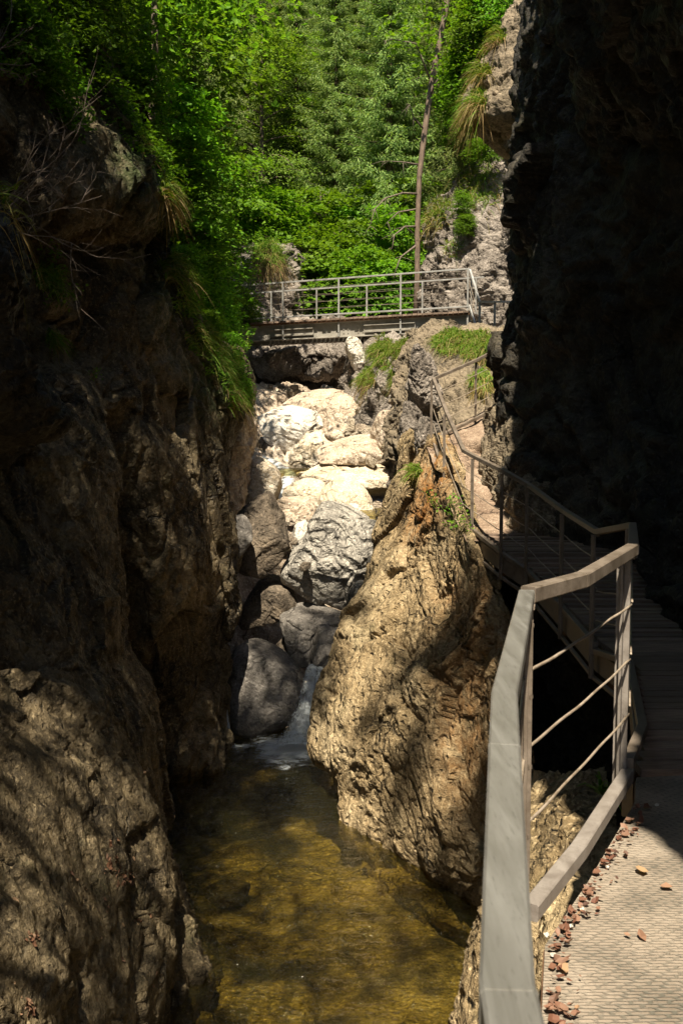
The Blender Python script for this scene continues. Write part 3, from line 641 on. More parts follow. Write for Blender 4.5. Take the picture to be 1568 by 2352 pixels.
# ------------------------------------------------------------------ boulders
_ico = {}
def ico(sub):
    if sub not in _ico:
        bm = bmesh.new(); bmesh.ops.create_icosphere(bm, subdivisions=sub, radius=1)
        _ico[sub] = (np.array([v.co[:] for v in bm.verts]), np.array([[v.index for v in f.verts] for f in bm.faces])); bm.free()
    return _ico[sub]
def boulder(px, py, d, rx, ry, dep=1.0, rot=0., seed=1, mat='pale', blocky=14, npl=8, amp=.09, label=None, group=None, name='boulder', sub=6, tilt=0., flat=None, facet=.35):
    r = np.random.RandomState(seed)
    D, Fc = ico(sub)
    nrm = r.normal(size=(npl, 3)); nrm /= np.linalg.norm(nrm, axis=1)[:, None]
    ds = r.uniform(.55, 1.0, npl)
    if npl < 9:
        Rq = Matrix.Rotation(r.uniform(-.4, .4), 3, 'Y')@Matrix.Rotation(r.uniform(0, 3), 3, 'Z')@Matrix.Rotation(r.uniform(-.35, .35), 3, 'X')
        ax = np.array([Rq@Vector(v) for v in ((0, 0, 1), (0, 0, -1), (1, 0, 0), (-1, 0, 0), (0, 1, 0), (0, -1, 0))]); nrm = np.vstack([nrm, ax]); ds = np.r_[ds, r.uniform(.6, .85, 6)]
    else: nrm = np.vstack([nrm, -nrm[:4]]); ds = np.r_[ds, r.uniform(.6, 1, 4)]
    k = np.maximum(0.02, D@nrm.T)/ds
    rad = (k**blocky).sum(1)**(-1/blocky)
    V = D*rad[:, None]
    V = V/np.abs(V).max(0)
    sx = rx*d/F; sz = ry*d/F; sy = dep*(sx+sz)/2
    V = V*np.array([sx, sy, sz])
    c, s = math.cos(math.radians(rot)), math.sin(math.radians(rot))
    V = V@np.array([[c, 0, s], [0, 1, 0], [-s, 0, c]])       # roll about the view depth
    c, s = math.cos(math.radians(tilt)), math.sin(math.radians(tilt))
    V = V@np.array([[1, 0, 0], [0, c, s], [0, -s, c]])
    sm = min(sx, sz)
    n = V/np.linalg.norm(V, axis=1)[:, None]
    ctr = P(px, py, d)
    V = V+n*(rock_h(V+ctr, max(.25, sm*.8), seed*1.7, facet=facet, fine=.3)*amp*sm*2)[:, None]
    o = mesh_np(name, V, Fc, M[mat], loc=tuple(ctr))
    tag(o, label, 'boulder', group)
    return o
B = [
 (790, 1000, 24, 52, 34, 1, -5, 17, 'pink', 'pinkish block resting behind the overhanging slab'),
 (745, 1098, 21.3, 70, 28, 1, 4, 19, 'pale', 'low smooth pale shelf beside the small cascade'),
 (832, 1375, 15.7, 38, 40, 1, 15, 33, 'band', 'mid-sized grey boulder half hidden behind the top of the tan buttress'),
 (880, 985, 21.5, 32, 52, 1, 0, 34, 'pink', 'upright pale block against the right bank below the grass'),
 (700, 1300, 16.9, 14, 12, 1, 0, 35, 'darkb', 'fist-shaped dark stone under the left corner of the banded block'),
 (520, 2052, 10.75, 54, 24, 1.2, -4, 36, 'darkb', 'dark low rock breaking the surface of the pool'),
]
for (px, py, d, rx, ry, dep, rot, sd, mt, lb) in B:
    boulder(px, py, d, rx, ry, dep, rot, sd, mt, label=lb, sub=7 if rx*ry > 4000 else 6)
boulder(968, 880, 17.9, 38, 86, 1, 12, 48, 'greyU', blocky=10, npl=8, amp=.16, sub=7, name='rock_spire', label='tall grey rock spire left of the railing corner', facet=.5)
boulder(948, 985, 17.5, 32, 70, 1, 6, 49, 'greyU', blocky=10, npl=8, amp=.16, sub=6, name='rock_spire', label='lower craggy grey spur beneath the tall rock spire', facet=.5)
boulder(975, 1010, 16.2, 32, 60, 1, -6, 50, 'greyU', blocky=9, npl=8, amp=.14, sub=6, name='rock_spire', label='narrow grey rib between the rock spur and the railing corner', facet=.5)
boulder(822, 822, 27, 22, 58, 1, 25, 51, 'white', blocky=14, npl=5, amp=.1, sub=6, name='rock_slab', label='pale leaning slab under the footbridge beside the grassy bank')
boulder(905, 905, 23.5, 36, 34, 1, 0, 52, 'greyU', amp=.1, label='grey boulder below the grassy bank')
boulder(640, 835, 30.4, 55, 38, .8, 20, 53, 'greyU', amp=.14, label='lit bulge on the shadowed rock face beneath the footbridge')
def outlined(pts, d, seed, mat, label, dep=.55, amp=.04, blocky=22, name='boulder', sub=7, front=5, facet=.4, smooth=0):
    r = np.random.RandomState(seed)
    pts = np.array(pts, float); c2 = pts.mean(0); ctr = P(c2[0], c2[1], d)
    W = np.array([P(a, b, d)-ctr for a, b in pts]); W[:, 1] = 0
    n = len(W); N_ = []; D_ = []
    for i in range(n):
        a, b = W[i], W[(i+1) % n]; e = b-a; nn = np.array([e[2], 0, -e[0]]); nn /= np.linalg.norm(nn)
        dist = nn@a
        if dist < 0: nn = -nn; dist = -dist
        ty = -(r.uniform(.15, .45) if nn[2] > .3 else r.uniform(-.3, .25))
        v = np.array([nn[0], ty, nn[2]]); L_ = np.linalg.norm(v); N_.append(v/L_); D_.append(dist/L_)
    ext = np.sqrt((W**2).sum(1)).mean()
    for i in range(front):
        v = np.array([r.uniform(-.8, .8), -1, r.uniform(-.45, .75)]); v /= np.linalg.norm(v); N_.append(v); D_.append(ext*dep*r.uniform(.75, 1.15))
    N_ += [np.array([0, 1., 0]), np.array([.5, .85, 0]), np.array([-.5, .85, 0])]; D_ += [ext*dep*1.1]*3
    N_ = np.array(N_); D_ = np.array(D_)
    D0, Fc = ico(sub)
    k = np.maximum(1e-3, D0@N_.T)/D_
    rad = (k**blocky).sum(1)**(-1/blocky)
    V = D0*rad[:, None]; nr = V/np.linalg.norm(V, axis=1)[:, None]
    V = V+nr*(rock_h(V+ctr, max(.3, ext*(.8 if blocky < 10 else .95)), seed*1.7, facet=.4 if blocky < 10 else .75, fine=.14)*amp*2*ext)[:, None]
    o = mesh_np(name, V, Fc, M[mat], loc=tuple(ctr)); tag(o, label, 'boulder'); return o
OB = [
 ([(588, 962), (620, 948), (735, 952), (740, 985), (705, 1012), (670, 1036), (635, 1032), (610, 1008)], 24.5, 1, 'white', 'bleached white boulder with a flat bright top beside the upper cascade', .8, 20),
 ([(570, 905), (600, 893), (658, 908), (652, 942), (610, 952), (572, 948)], 28, 2, 'pink', 'rounded pinkish boulder at the foot of the shadowed rock face, top left', .8, 9),
 ([(640, 938), (690, 912), (770, 903), (832, 898), (805, 945), (740, 965), (648, 960)], 27.3, 3, 'pink', 'long cracked slab directly behind the bleached white boulder', .8, 20),
 ([(728, 935), (790, 918), (838, 928), (838, 985), (800, 1010), (760, 1010), (732, 980)], 25.3, 4, 'pink', 'big sloping pinkish slab with diagonal cracks below the middle of the bridge', .8, 20),
 ([(662, 1048), (700, 1008), (752, 1002), (768, 1030), (740, 1060), (740, 1092), (680, 1096), (660, 1075)], 22.8, 5, 'pale', 'pale angular block left of the overhanging slab', .8, 22),
 ([(727, 1045), (760, 1030), (860, 1010), (896, 1040), (888, 1064), (820, 1069), (738, 1066)], 21.5, 6, 'pink', 'flat slab with a pointed right end jutting over shadow in the boulder field', 1.0, 30),
 ([(695, 1090), (750, 1072), (880, 1074), (918, 1096), (905, 1130), (820, 1138), (715, 1128)], 20.9, 7, 'pale', 'low flat pale ledge in front of the overhanging slab', 1.0, 14),
 ([(732, 1135), (760, 1116), (820, 1120), (856, 1150), (864, 1200), (800, 1212), (732, 1205)], 19.5, 8, 'pale', 'rounded yellowish boulder behind the big banded block', .8, 9),
 ([(648, 1122), (700, 1104), (748, 1114), (750, 1180), (710, 1205), (656, 1175)], 20.0, 9, 'pale', 'smooth pale hump between the cascade and the rounded yellowish boulder', .8, 9),
 ([(568, 1066), (600, 1056), (642, 1085), (648, 1112), (624, 1170), (572, 1172)], 19.8, 10, 'pale', 'smooth pale slab with a worn edge left of the cascade', .8, 9),
 ([(620, 1164), (650, 1147), (705, 1149), (732, 1190), (715, 1218), (690, 1234), (660, 1240), (636, 1195)], 18.6, 11, 'pink', 'wedge-shaped boulder with a bright top and brown side left of the pale hump', .8, 22),
 ([(678, 1212), (695, 1203), (714, 1225), (702, 1252), (682, 1276), (668, 1264)], 17.9, 12, 'white', 'small pale upright stone wedged between the dark boulder and the banded block', .8, 16),
 ([(735, 1180), (800, 1184), (890, 1216), (884, 1280), (860, 1312), (838, 1372), (800, 1404), (720, 1380), (654, 1338), (648, 1304), (700, 1235)], 17.4, 13, 'band', 'huge banded grey block leaning across the middle of the gorge', .6, 22),
 ([(548, 1185), (610, 1150), (637, 1185), (664, 1245), (642, 1292), (590, 1328), (545, 1315), (530, 1240)], 17.3, 14, 'darkb', 'large dark brown boulder hanging over the gap beside the left wall', .7, 14),
 ([(526, 1196), (560, 1193), (582, 1220), (572, 1252), (545, 1288), (524, 1275)], 16.5, 15, 'grey', 'small smooth grey boulder tucked against the left wall', .8, 9),
 ([(546, 1422), (580, 1365), (620, 1338), (662, 1349), (684, 1385), (670, 1414), (610, 1434), (566, 1444)], 17.4, 16, 'darkb', 'dark rounded boulder deep in the gap below the banded block', .8, 12),
 ([(640, 1425), (665, 1409), (806, 1424), (798, 1452), (772, 1505), (700, 1530), (660, 1512), (648, 1450)], 16.9, 17, 'grey', 'flat-topped dark block at the head of the waterfall', .8, 26),
 ([(735, 1452), (792, 1456), (784, 1505), (765, 1550), (722, 1545), (712, 1512)], 16.3, 18, 'grey', 'grey boulder under the flat-topped block, right at the lip of the waterfall', .7, 16),
 ([(512, 1522), (550, 1482), (592, 1480), (640, 1507), (690, 1532), (712, 1580), (702, 1635), (662, 1678), (600, 1700), (540, 1692), (508, 1645)], 16.2, 19, 'grey', 'big smooth grey boulder beside the waterfall', .7, 8),
 ([(620, 1500), (650, 1478), (690, 1490), (700, 1530), (640, 1535)], 17.0, 20, 'darkb', 'small brownish stone wedged behind the big smooth grey boulder', .8, 10),
]
for (pts, d, sd, mt, lb, dp, bk) in OB: outlined(pts, d, sd, mt, lb, dp, blocky=bk if bk < 10 else bk*1.6, amp=.035 if bk < 10 else .05, front=8)
# rubble between the big ones
rr = random.Random(5)
spots = []
for k in range(110):
    px, py = rr.uniform(800, 915), rr.uniform(925, 1060)
    d = np.interp(py, [920, 1060], [26, 20.8]); spots.append((px, py, d, rr.uniform(5, 19)**1))
for k in range(44):
    px, py = rr.uniform(572, 840), rr.uniform(893, 960)
    d = np.interp(py, [895, 960], [29.5, 27]); spots.append((px, py, d, rr.uniform(8, 22)))
for k in range(44):
    px = rr.uniform(570, 900); py = rr.uniform(1080, 1200); d = np.interp(py, [1080, 1200], [21.5, 18.9]); spots.append((px, py+14, d, rr.uniform(8, 20)))
for k in range(7): spots.append((rr.uniform(655, 690), rr.uniform(1235, 1290), 17.6, rr.uniform(7, 13)))
protos = []
for k in range(7):
    o = boulder(784, 1011, 20, 110, 80, 1, 0, 100+k, 'pink' if k % 2 else 'pale', sub=5, amp=.08, name='stone')
    protos.append(o)
used = set()
for i, (px, py, d, r) in enumerate(spots):
    k = rr.randrange(7); p = protos[k]
    if k in used: o = p.copy(); COL.objects.link(o)
    else: o = p; used.add(k)
    o.location = tuple(P(px, py, d)); o.rotation_euler = (rr.uniform(-.5, .5), rr.uniform(-.5, .5), rr.uniform(0, 6.3))
    s = r*d/F; o.scale = (s*rr.uniform(.8, 1.3), s*rr.uniform(.8, 1.3), s*rr.uniform(.7, 1.1))
    tag(o, 'small pale stone in the sunlit rubble between the boulders', 'stone', 'small stones in the rubble of the boulder field')
for k, p in enumerate(protos):
    if k not in used: bpy.data.objects.remove(p)

# ------------------------------------------------------------------ water
def water_sheet(name, xs, ys, z, amp, seed):
    Xg, Yg = np.meshgrid(xs, ys, indexing='ij')
    c = np.stack([Xg, Yg, np.full(Xg.shape, z)], -1).reshape(-1, 3)
    q = c*np.array([1.6, 2.6, 1]); q[:, 2] = seed
    w = fbm(q*1.0, 5, .55)
    near = np.clip(1.5-np.abs(c[:, 1]-15.0)/2.5, .35, 1.5)
    c[:, 2] += amp*w*near
    nu, nv = Xg.shape; idx = np.arange(nu*nv).reshape(nu, nv)
    f = np.stack([idx[:-1, :-1], idx[1:, :-1], idx[1:, 1:], idx[:-1, 1:]], -1).reshape(-1, 4)
    return mesh_np(name, c, f, M['water'])
w = water_sheet('pool_water', np.linspace(-4.2, 3.2, 240), np.linspace(3, 16.4, 420), 0.0, .028, 5.5); tag(w, kind='structure')
def ribbon(name, ctr, widths, nu, mat, amp, seed, up=.12, label=None, cat='water', kind='structure'):
    """a falling sheet of water with a rounded cross-section"""
    ctr = np.array(ctr, float); n = len(ctr)
    t = np.linspace(0, n-1, nu); C_ = cr(ctr, t); W = np.interp(t, np.arange(n), widths)
    m = 34; V = []; fo = []
    for i in range(nu):
        a = np.linspace(0, math.pi, m)
        tan = C_[min(i+1, nu-1)]-C_[max(i-1, 0)]; tan /= np.linalg.norm(tan)
        side = np.array([1., 0, 0]); nn = np.cross(side, tan); nn = nn if nn[1] < 0 or nn[2] > 0 else -nn
        nn /= np.linalg.norm(nn)
        row = C_[i]+np.outer(-np.cos(a)*W[i]/2, side)+np.outer(np.sin(a)*up*W[i], nn)
        V.append(row); fo.append(np.sin(a)*.75+.12)
    V = np.array(V); fo = np.array(fo); c = V.reshape(-1, 3)
    q = c*np.array([9, 9, 1.6])+seed; c = c+np.outer(fbm(q, 4, .6), [.3, -1, .5])*amp
    idx = np.arange(nu*m).reshape(nu, m)
    f = np.stack([idx[:-1, :-1], idx[1:, :-1], idx[1:, 1:], idx[:-1, 1:]], -1).reshape(-1, 4)
    o = mesh_np(name, c, f, mat); attr(o, 'foam', fo.ravel()); tag(o, label, cat, kind=kind)
    return o
ribbon('waterfall', [P(718, 1530, 16.2), P(716, 1555, 15.7), P(708, 1620, 15.4), P(692, 1680, 15.2), P(680, 1722, 15.0)], [.18, .3, .42, .6, .9], 150, M['fall'], .045, 3., .25, 'white waterfall plunging into the pool between the grey boulder and the tan buttress', 'waterfall', 'thing')
ribbon('waterfall', [P(735, 1535, 16.0), P(735, 1560, 15.6), P(730, 1640, 15.3), P(728, 1722, 15.1)], [.14, .2, .28, .36], 130, M['fall'], .04, 8., .25, 'second strand of the waterfall, hugging the tan buttress', 'waterfall', 'thing')
ribbon('water_trickle', [P(521, 1630, 15.6), P(523, 1650, 15.5), P(527, 1690, 15.4), P(530, 1718, 15.3)], [.03, .05, .07, .12], 60, M['fall'], .01, 5., .2, 'thin trickle of water between the left wall and the big smooth grey boulder', 'waterfall', 'thing')
ribbon('cascade', [P(600, 1048, 24), P(625, 1065, 23), P(650, 1082, 22.2), P(655, 1100, 21.6), P(640, 1125, 21), P(625, 1150, 20.4)], [.3, .5, .45, .6, .5, .4], 120, M['fall'], .03, 15., .14, 'small white cascade tumbling between pale boulders at upper left', 'waterfall', 'thing')
ribbon('cascade', [P(668, 1085, 21.8), P(662, 1100, 21.2), P(655, 1125, 20.6), P(640, 1150, 20.2)], [.2, .35, .35, .3], 90, M['fall'], .03, 19., .14, 'lower strand of the small cascade beside the smooth pale slab', 'waterfall', 'thing')
# foam on the pool where the falls land
Xg, Yg = np.meshgrid(np.linspace(-1.9, .1, 160), np.linspace(13.0, 15.9, 200), indexing='ij')
c = np.stack([Xg, Yg, np.full(Xg.shape, .05)], -1).reshape(-1, 3); q = c*np.array([2.2, 3, 1]); c[:, 2] += .03*fbm(q, 4)
dist = np.hypot((c[:, 0]+.75)/1.1, (c[:, 1]-15.1)/1.2)
dist2 = np.hypot((c[:, 0]+1.72)/.35, (c[:, 1]-15.2)/.5)
fo = np.clip(1.15-dist, 0, 1.2)*.95+np.clip(.8-dist2, 0, 1)*.5+.06*np.exp(-((c[:, 0]+1.0)/.7)**2)
c[:, 2] += .14*np.clip(.45-dist, 0, 1)
idx = np.arange(160*200).reshape(160, 200)
f = np.stack([idx[:-1, :-1], idx[1:, :-1], idx[1:, 1:], idx[:-1, 1:]], -1).reshape(-1, 4)
o = mesh_np('foam', c, f, M['foam']); attr(o, 'foam', fo); tag(o, kind='stuff', label='white foam spreading over the pool below the waterfall', cat='foam')
# spray drops
r = np.random.RandomState(4); D, Fc = ico(1); Vs = []; Fs = []
for k in range(260):
    a = r.rand(); p = P(705+r.normal()*26*(.4+a), 1715-abs(r.normal())*50*(1-a*.4), 15.0+r.normal()*.2); s = r.uniform(.003, .008)
    Fs.append(Fc+len(Vs)*len(D)); Vs.append(D*s+p)
m_, nt, N, L = newmat('spray'); b = nd(N, 'ShaderNodeBsdfPrincipled', i_Roughness=.2); b.inputs['Base Color'].default_value = (.8, .84, .86, 1); oo = N.new('ShaderNodeOutputMaterial'); L.new(b.outputs[0], oo.inputs[0])
o = mesh_np('spray', np.concatenate(Vs), np.concatenate(Fs), m_); tag(o, 'drops of spray leaping from the foot of the waterfall', 'spray', kind='stuff')
# shallow water among the upper boulders
for (x0, y0, x1, y1, py, d) in ((825, 0, 915, 0, 1170, 19.3), (560, 0, 690, 0, 1075, 22.5)):
    a = P(x0, py, d); b_ = P(x1, py, d)
    w = water_sheet('stream_water', np.linspace(a[0]-.3, b_[0]+.3, 60), np.linspace(d-1.3, d+1.5, 60), a[2], .02, 8.); tag(w, kind='structure')

# ------------------------------------------------------------------ railings and walkway
def railing(label, top, drop, posts, bot=None, hw=.05, hh=.045, pw=.045, nw=3, mat='railbrown', topmat=None, extra=.22, rust=True, seed=1, bw=.05, bh=.045, group=None, wob=.003, face=False, straight=False, off=.03):
    """top: handrail points; posts: params along top; drop: handrail-to-bottom-rail distance"""
    top = [Vector(p) for p in top]
    root = empty('railing', (top[0].x, top[0].y, top[0].z-drop-.1)); tag(root, label, 'railing', group)
    m = MB(); m.sweep(top, hw, hh); m.build('handrail', M[topmat or mat], root)
    for q in range(1, len(top)):
        if topmat and (top[q]-top[q-1]).length > .3:
            dr = (top[q]-top[q-1]).normalized(); m = MB(); e = top[q]-dr*.012; m.sweep([e-dr*.005, e], hw+.0016, hh+.0016); m.build('weld_seam', M[topmat], root)
    low = [p-Vector((0, 0, drop)) for p in (bot or top)]
    m = MB(); m.sweep(low, bw, bh); m.build('bottom_rail', M[mat], root)
    def at(t):
        i = min(int(t), len(top)-2); return top[i].lerp(top[i+1], t-i), (top[i+1]-top[i]).normalized()
    for t in posts:
        p, dr = at(t); side = Vector((dr.y, -dr.x, 0)).normalized()
        m = MB()
        out = -side*off
        a = p+out-Vector((0, 0, hh/2)); b = p+out-Vector((0, 0, drop+extra))
        if face: m.sweep([b, a], .012, pw, up=side); m.sweep([b-dr*.03, a-dr*.03], pw*.6, .012, up=side)
        else: m.sweep([b, a], pw, .012, up=side); m.sweep([b, a], .012, pw*.8, up=side)   # a T-shaped post
        m.box(p-Vector((0, 0, hh/2+.006))+out*.4, (pw*1.1, pw*1.1, .01), rz=math.atan2(dr.y, dr.x))
        for k in range(5):
            z = -.08-(drop-.12)*k/4.
            m.box(p+out+Vector((0, 0, z))+side*.012, (.012, .012, .012), rz=.4)
        m.build('post', M[mat], root)
    rg = random.Random(seed)
    for w_ in range(nw):
        h = drop*(w_+1.0)/(nw+1.05)
        pts = []; T_ = straight and [top[0]+(top[-1]-top[0])*0, top[-1]] or top
        for i in range(len(T_)-1):
            seg = max(2, int((T_[i+1]-T_[i]).length/.07)); ph = rg.uniform(0, 6)
            for j in range(seg):
                q = T_[i].lerp(T_[i+1], j/seg)-Vector((0, 0, h-wob*(.6*math.sin(j*.9+ph)+.5*math.sin(j*.37+ph*2))*min(1, j/2)*1.2+.008*math.sin(math.pi*j/seg)))
                pts.append(q)
        pts.append(T_[-1]-Vector((0, 0, h)))
        m = MB(); m.tube(pts, .0055, 6); m.build('cable', M['wire'], root, smooth=True); continue
        for i in range(len(top)-1):
            seg = max(2, int((top[i+1]-top[i]).length/.16))
            for j in range(seg):
                q = top[i].lerp(top[i+1], j/seg)-Vector((0, 0, h+rg.uniform(-1, 1)*wob-.02*math.sin(math.pi*j/seg)))
                pts.append(q)
        pts.append(top[-1]-Vector((0, 0, h)))
        m = MB(); m.tube(pts, .0065, 6); m.build('cable', M['wire'], root, smooth=True)
    return root

near_top = [(.055, -.5, 4.53), (.14, .78, 4.527), (.248, 1.43, 4.525), (.297, 1.72, 4.525), (.567, 2.91, 4.525)]
railing('near railing with a broad grey handrail running up the right foreground', near_top, .99, [.15, 3.95], off=-.005, hw=.047, hh=.036, mat='railbrown', topmat='rail', nw=3, seed=2, extra=.3)
mid_top = [(.575, 2.93, 4.525), (.83, 3.28, 4.52), (1.27, 4.16, 4.525)]
railing('brown railing section with kinked handrail and three bent cables above the lit rock shelf', mid_top, .99, [1.97], hw=.05, hh=.05, mat='paint', topmat='railbrown', nw=3, seed=3, extra=.12, bot=[Vector((.585, 2.88, 4.525)), Vector((.85, 3.33, 4.525)), Vector((1.25, 4.10, 4.525))], bw=.055, bh=.055, pw=.06, wob=.003, face=True, straight=True)
railing('shaded railing bending away past the near corner post', [(1.285, 4.2, 4.52), (1.98, 6.5, 4.42), (2.01, 7.5, 4.28)], .95, [1.0, 2.0], nw=3, seed=4, bot=[Vector((1.27, 4.16, 4.52)), Vector((1.52, 4.75, 4.5)), Vector((1.98, 6.5, 4.42)), Vector((2.01, 7.5, 4.28))])
deck_top = [(2.01, 7.5, 4.28), (2.05, 8.76, 4.345), (1.95, 9.95, 4.53), (1.75, 10.4, 4.67), (1.61, 11.6, 4.80), (1.525, 12.0, 4.87)]
railing('long railing along the boardwalk with flat brown posts', deck_top, .9, [1, 2, 2.95, 4], nw=3, seed=5, extra=.28, pw=.05)
railing('railing climbing beside the worn stone path to the upper corner', [(1.525, 12.0, 4.87), (1.45, 13.3, 5.38), (1.40, 14.7, 5.93)], .92, [1, 2], nw=3, seed=6, extra=.25)
railing('far railing section climbing right above the stone path towards the cliff', [(1.40, 14.72, 5.93), (2.15, 15.3, 6.27), (3.0, 16.1, 6.72)], .92, [1.0], nw=3, seed=7, extra=.05)

# near platform
def poly_slab(name, pts, z, th, mat, parent=None, sub=0):
    m = MB(); n = len(pts)
    vs = [(x, y, (z[i] if hasattr(z, '__len__') else z)) for i, (x, y) in enumerate(pts)]
    vs += [(a, b, c-th) for a, b, c in vs]
    m.add(vs, [tuple(range(n)), tuple(range(2*n-1, n-1, -1))]+[(i, i+n, (i+1) % n+n, (i+1) % n) for i in range(n)])
    return m.build(name, mat, parent)
left = [(.12, -1.0), (.20, .78), (.31, 1.43), (.36, 1.72), (.645, 2.93), (.90, 3.38), (1.30, 4.14), (1.40, 4.45)]
plat = empty('platform', (1.2, 2.5, 3.3)); tag(plat, 'near platform with a ribbed sandy mat under the foreground railing', 'platform')
poly_slab('mat', left[::-1]+[(2.6, -1.0), (2.6, 4.6)], 3.40, .02, M['floor'], plat)
m = MB(); m.sweep([(x+.02, y, 3.325) for x, y in left], .05, .11); m.build('edge_beam', M['rust'], plat)
for k in range(3):
    m = MB(); m.box((1.95, -.2+k*1.6, 3.30), (2.0, .1, .12)); m.build('cross_beam', M['rust'], plat)
# boardwalk
bw_ = empty('boardwalk', (2.2, 8, 3.3)); tag(bw_, 'dark plank boardwalk in the shade along the right wall', 'boardwalk')
edge = [(1.38, 4.45, 3.40), (1.66, 5.2, 3.43), (2.02, 6.5, 3.42), (2.06, 7.5, 3.36), (2.10, 8.76, 3.42), (2.0, 9.95, 3.62), (1.80, 10.4, 3.75), (1.66, 11.6, 3.86)]
ey = [e[1] for e in edge]; m = MB(); y = 4.5; rg = random.Random(8)
while y < 11.55:
    x0 = np.interp(y+.06, ey, [e[0] for e in edge])+.02; z0 = np.interp(y+.06, ey, [e[2] for e in edge]); x1 = 3.5
    m.box(((x0+x1)/2, y+.066, z0+rg.uniform(-.006, .006)), (x1-x0, .118, .045), rz=rg.uniform(-.006, .006)); y += .136
m.build('plank_deck', M['plank'], bw_)
m = MB(); m.sweep([(a-.02, b, c-.11) for a, b, c in edge], .05, .17); m.build('edge_beam', M['railbrown'], bw_)
m = MB(); m.sweep([(a+.12, b, c-.16) for a, b, c in edge], .08, .16); m.build('stringer', M['rust'], bw_)
m = MB(); m.sweep([(a-.06, b, c-.24) for a, b, c in edge[2:]], .03, .03); m.build('lower_pipe', M['railbrown'], bw_)
for k in range(4):
    yy = 5.5+k*1.7; zz = np.interp(yy, ey, [e[2] for e in edge]); xx = np.interp(yy, ey, [e[0] for e in edge])
    m = MB(); m.box(((xx+3.2)/2, yy, zz-.22), (3.2-xx, .09, .1)); m.build('cross_beam', M['rust'], bw_)
# stone path
pl = [(1.52, 11.3, 3.80), (1.50, 11.9, 3.93), (1.44, 12.6, 4.18), (1.40, 13.4, 4.47), (1.36, 14.2, 4.76), (1.36, 14.8, 4.97), (1.9, 15.5, 5.25), (2.6, 16.2, 5.6), (3.6, 17.2, 6.1)]
G = []
for i, (x, y, z) in enumerate(pl):
    nx = (1.0, 0) if i < 5 else ((.75, -.65) if i < 7 else (.6, -.8))
    G.append([(x+nx[0]*t, y+nx[1]*t, z+.0*t) for t in (-.04, .3, .7, 1.3)])
o = patch('path', np.array(G), 260, 110, M['path'], amp=.03, s=.35, seed=97., label='worn sunlit stone path climbing beside the right wall', cat='path')
st = empty('path_edging', (1.4, 13, 4.3)); tag(st, 'steel double edging along the outer side of the stone path', 'edging')
m = MB(); m.sweep([(x+.05, y, z-.07) for x, y, z in pl[:6]], .03, .09); m.build('outer_beam', M['railbrown'], st)
m = MB(); m.sweep([(x+.03, y, z-.2) for x, y, z in pl[:6]], .025, .03); m.build('lower_pipe', M['railbrown'], st)

# ------------------------------------------------------------------ footbridge
BL = Vector((-4.9, 29.97, 0)); BR = Vector((3.49, 26.3, 0))
bd = (BR-BL).normalized(); bn = Vector((-bd.y, bd.x, 0))          # bn points away from the viewer
if bn.y < 0: bn = -bn
ZD = 8.50
br = empty('footbridge', tuple(Vector((BL+BR)/2)+Vector((0, 0, 7.9)))); tag(br, 'steel footbridge with grey girders and cable railings spanning the gorge', 'bridge')
def bp_(s, off, z): return BL+(BR-BL)*s+bn*off+Vector((0, 0, z))
Lb = (BR-BL).length
for off in (0.0, 1.25):
    m = MB()
    m.sweep([bp_(0, off, 8.17), bp_(1, off, 8.17)], .02, .40)
    m.sweep([bp_(0, off-.03, 8.385), bp_(1, off-.03, 8.385)], .13, .03); m.sweep([bp_(0, off-.03, 7.955), bp_(1, off-.03, 7.955)], .13, .03)
    g = m.build('girder', M['girder'], br)
    m = MB()
    for s in (.30, .35, .60, .65, .90):
        for dx in (-.05, .05):
            for dz in (-.1, 0, .1):
                m.box(bp_(s+dx/Lb*1.4, off-.018, 8.17+dz), (.028, .03, .028), rz=.1)
    if off == 0: m.build('rivets', M['girder'], br)
for (s0, s1) in ((.335, .49), (.665, .83)):
    m = MB()
    m.sweep([bp_(s0, -.05, 8.15), bp_(s1, -.05, 8.15)], .03, .16); m.sweep([bp_(s0, -.08, 8.24), bp_(s1, -.08, 8.24)], .1, .018); m.sweep([bp_(s0, -.08, 8.05), bp_(s1, -.08, 8.05)], .1, .018)
    m.build('splice_plate', M['girder'], br)
m = MB(); n = int(Lb/.145)
rg = random.Random(3)
for k in range(n):
    s = (k+.5)/n; c0 = bp_(s, .62, 8.455+rg.uniform(-.004, .004)); m.box(c0, (.13, 1.62+rg.uniform(-.04, .04), .05), rz=math.atan2(bd.y, bd.x))
m.build('plank_deck', M['plank'], br)
m = MB(); m.sweep([bp_(0, -.12, 8.405), bp_(1, -.12, 8.405)], .04, .05); m.build('rust_strip', M['rust'], br)
for off, side in ((-.10, 1), (1.35, 2)):
    tz = 9.6
    m = MB(); m.sweep([bp_(0, off, tz), bp_(1, off, tz)], .05, .042); m.build('handrail', M['galv'], br)
    m = MB(); m.sweep([bp_(0, off, 8.60), bp_(1, off, 8.60)], .045, .045); m.build('bottom_rail', M['galv'], br)
    for k in range(6):
        s = (.055, .22, .385, .58, .785, .995)[k] if side == 1 else (.10, .26, .43, .61, .80, .975)[k]
        m = MB(); m.sweep([bp_(s, off-.01, 7.96 if side == 1 else 8.4), bp_(s, off-.01, tz-.02)], .045, .035, up=bn)
        if side == 1:
            for z in (8.1, 8.35, 8.6): m.box(bp_(s, off-.035, z), (.03, .02, .03))
        m.build('post', M['galv'], br)
    for k in range(4):
        z = 8.60+(k+1)*.2; m = MB()
        m.tube([bp_(t/24, off, z+.008*math.sin(t*1.7+k)) for t in range(25)], .0055, 5); m.build('cable', M['railbrown'], br, smooth=True)
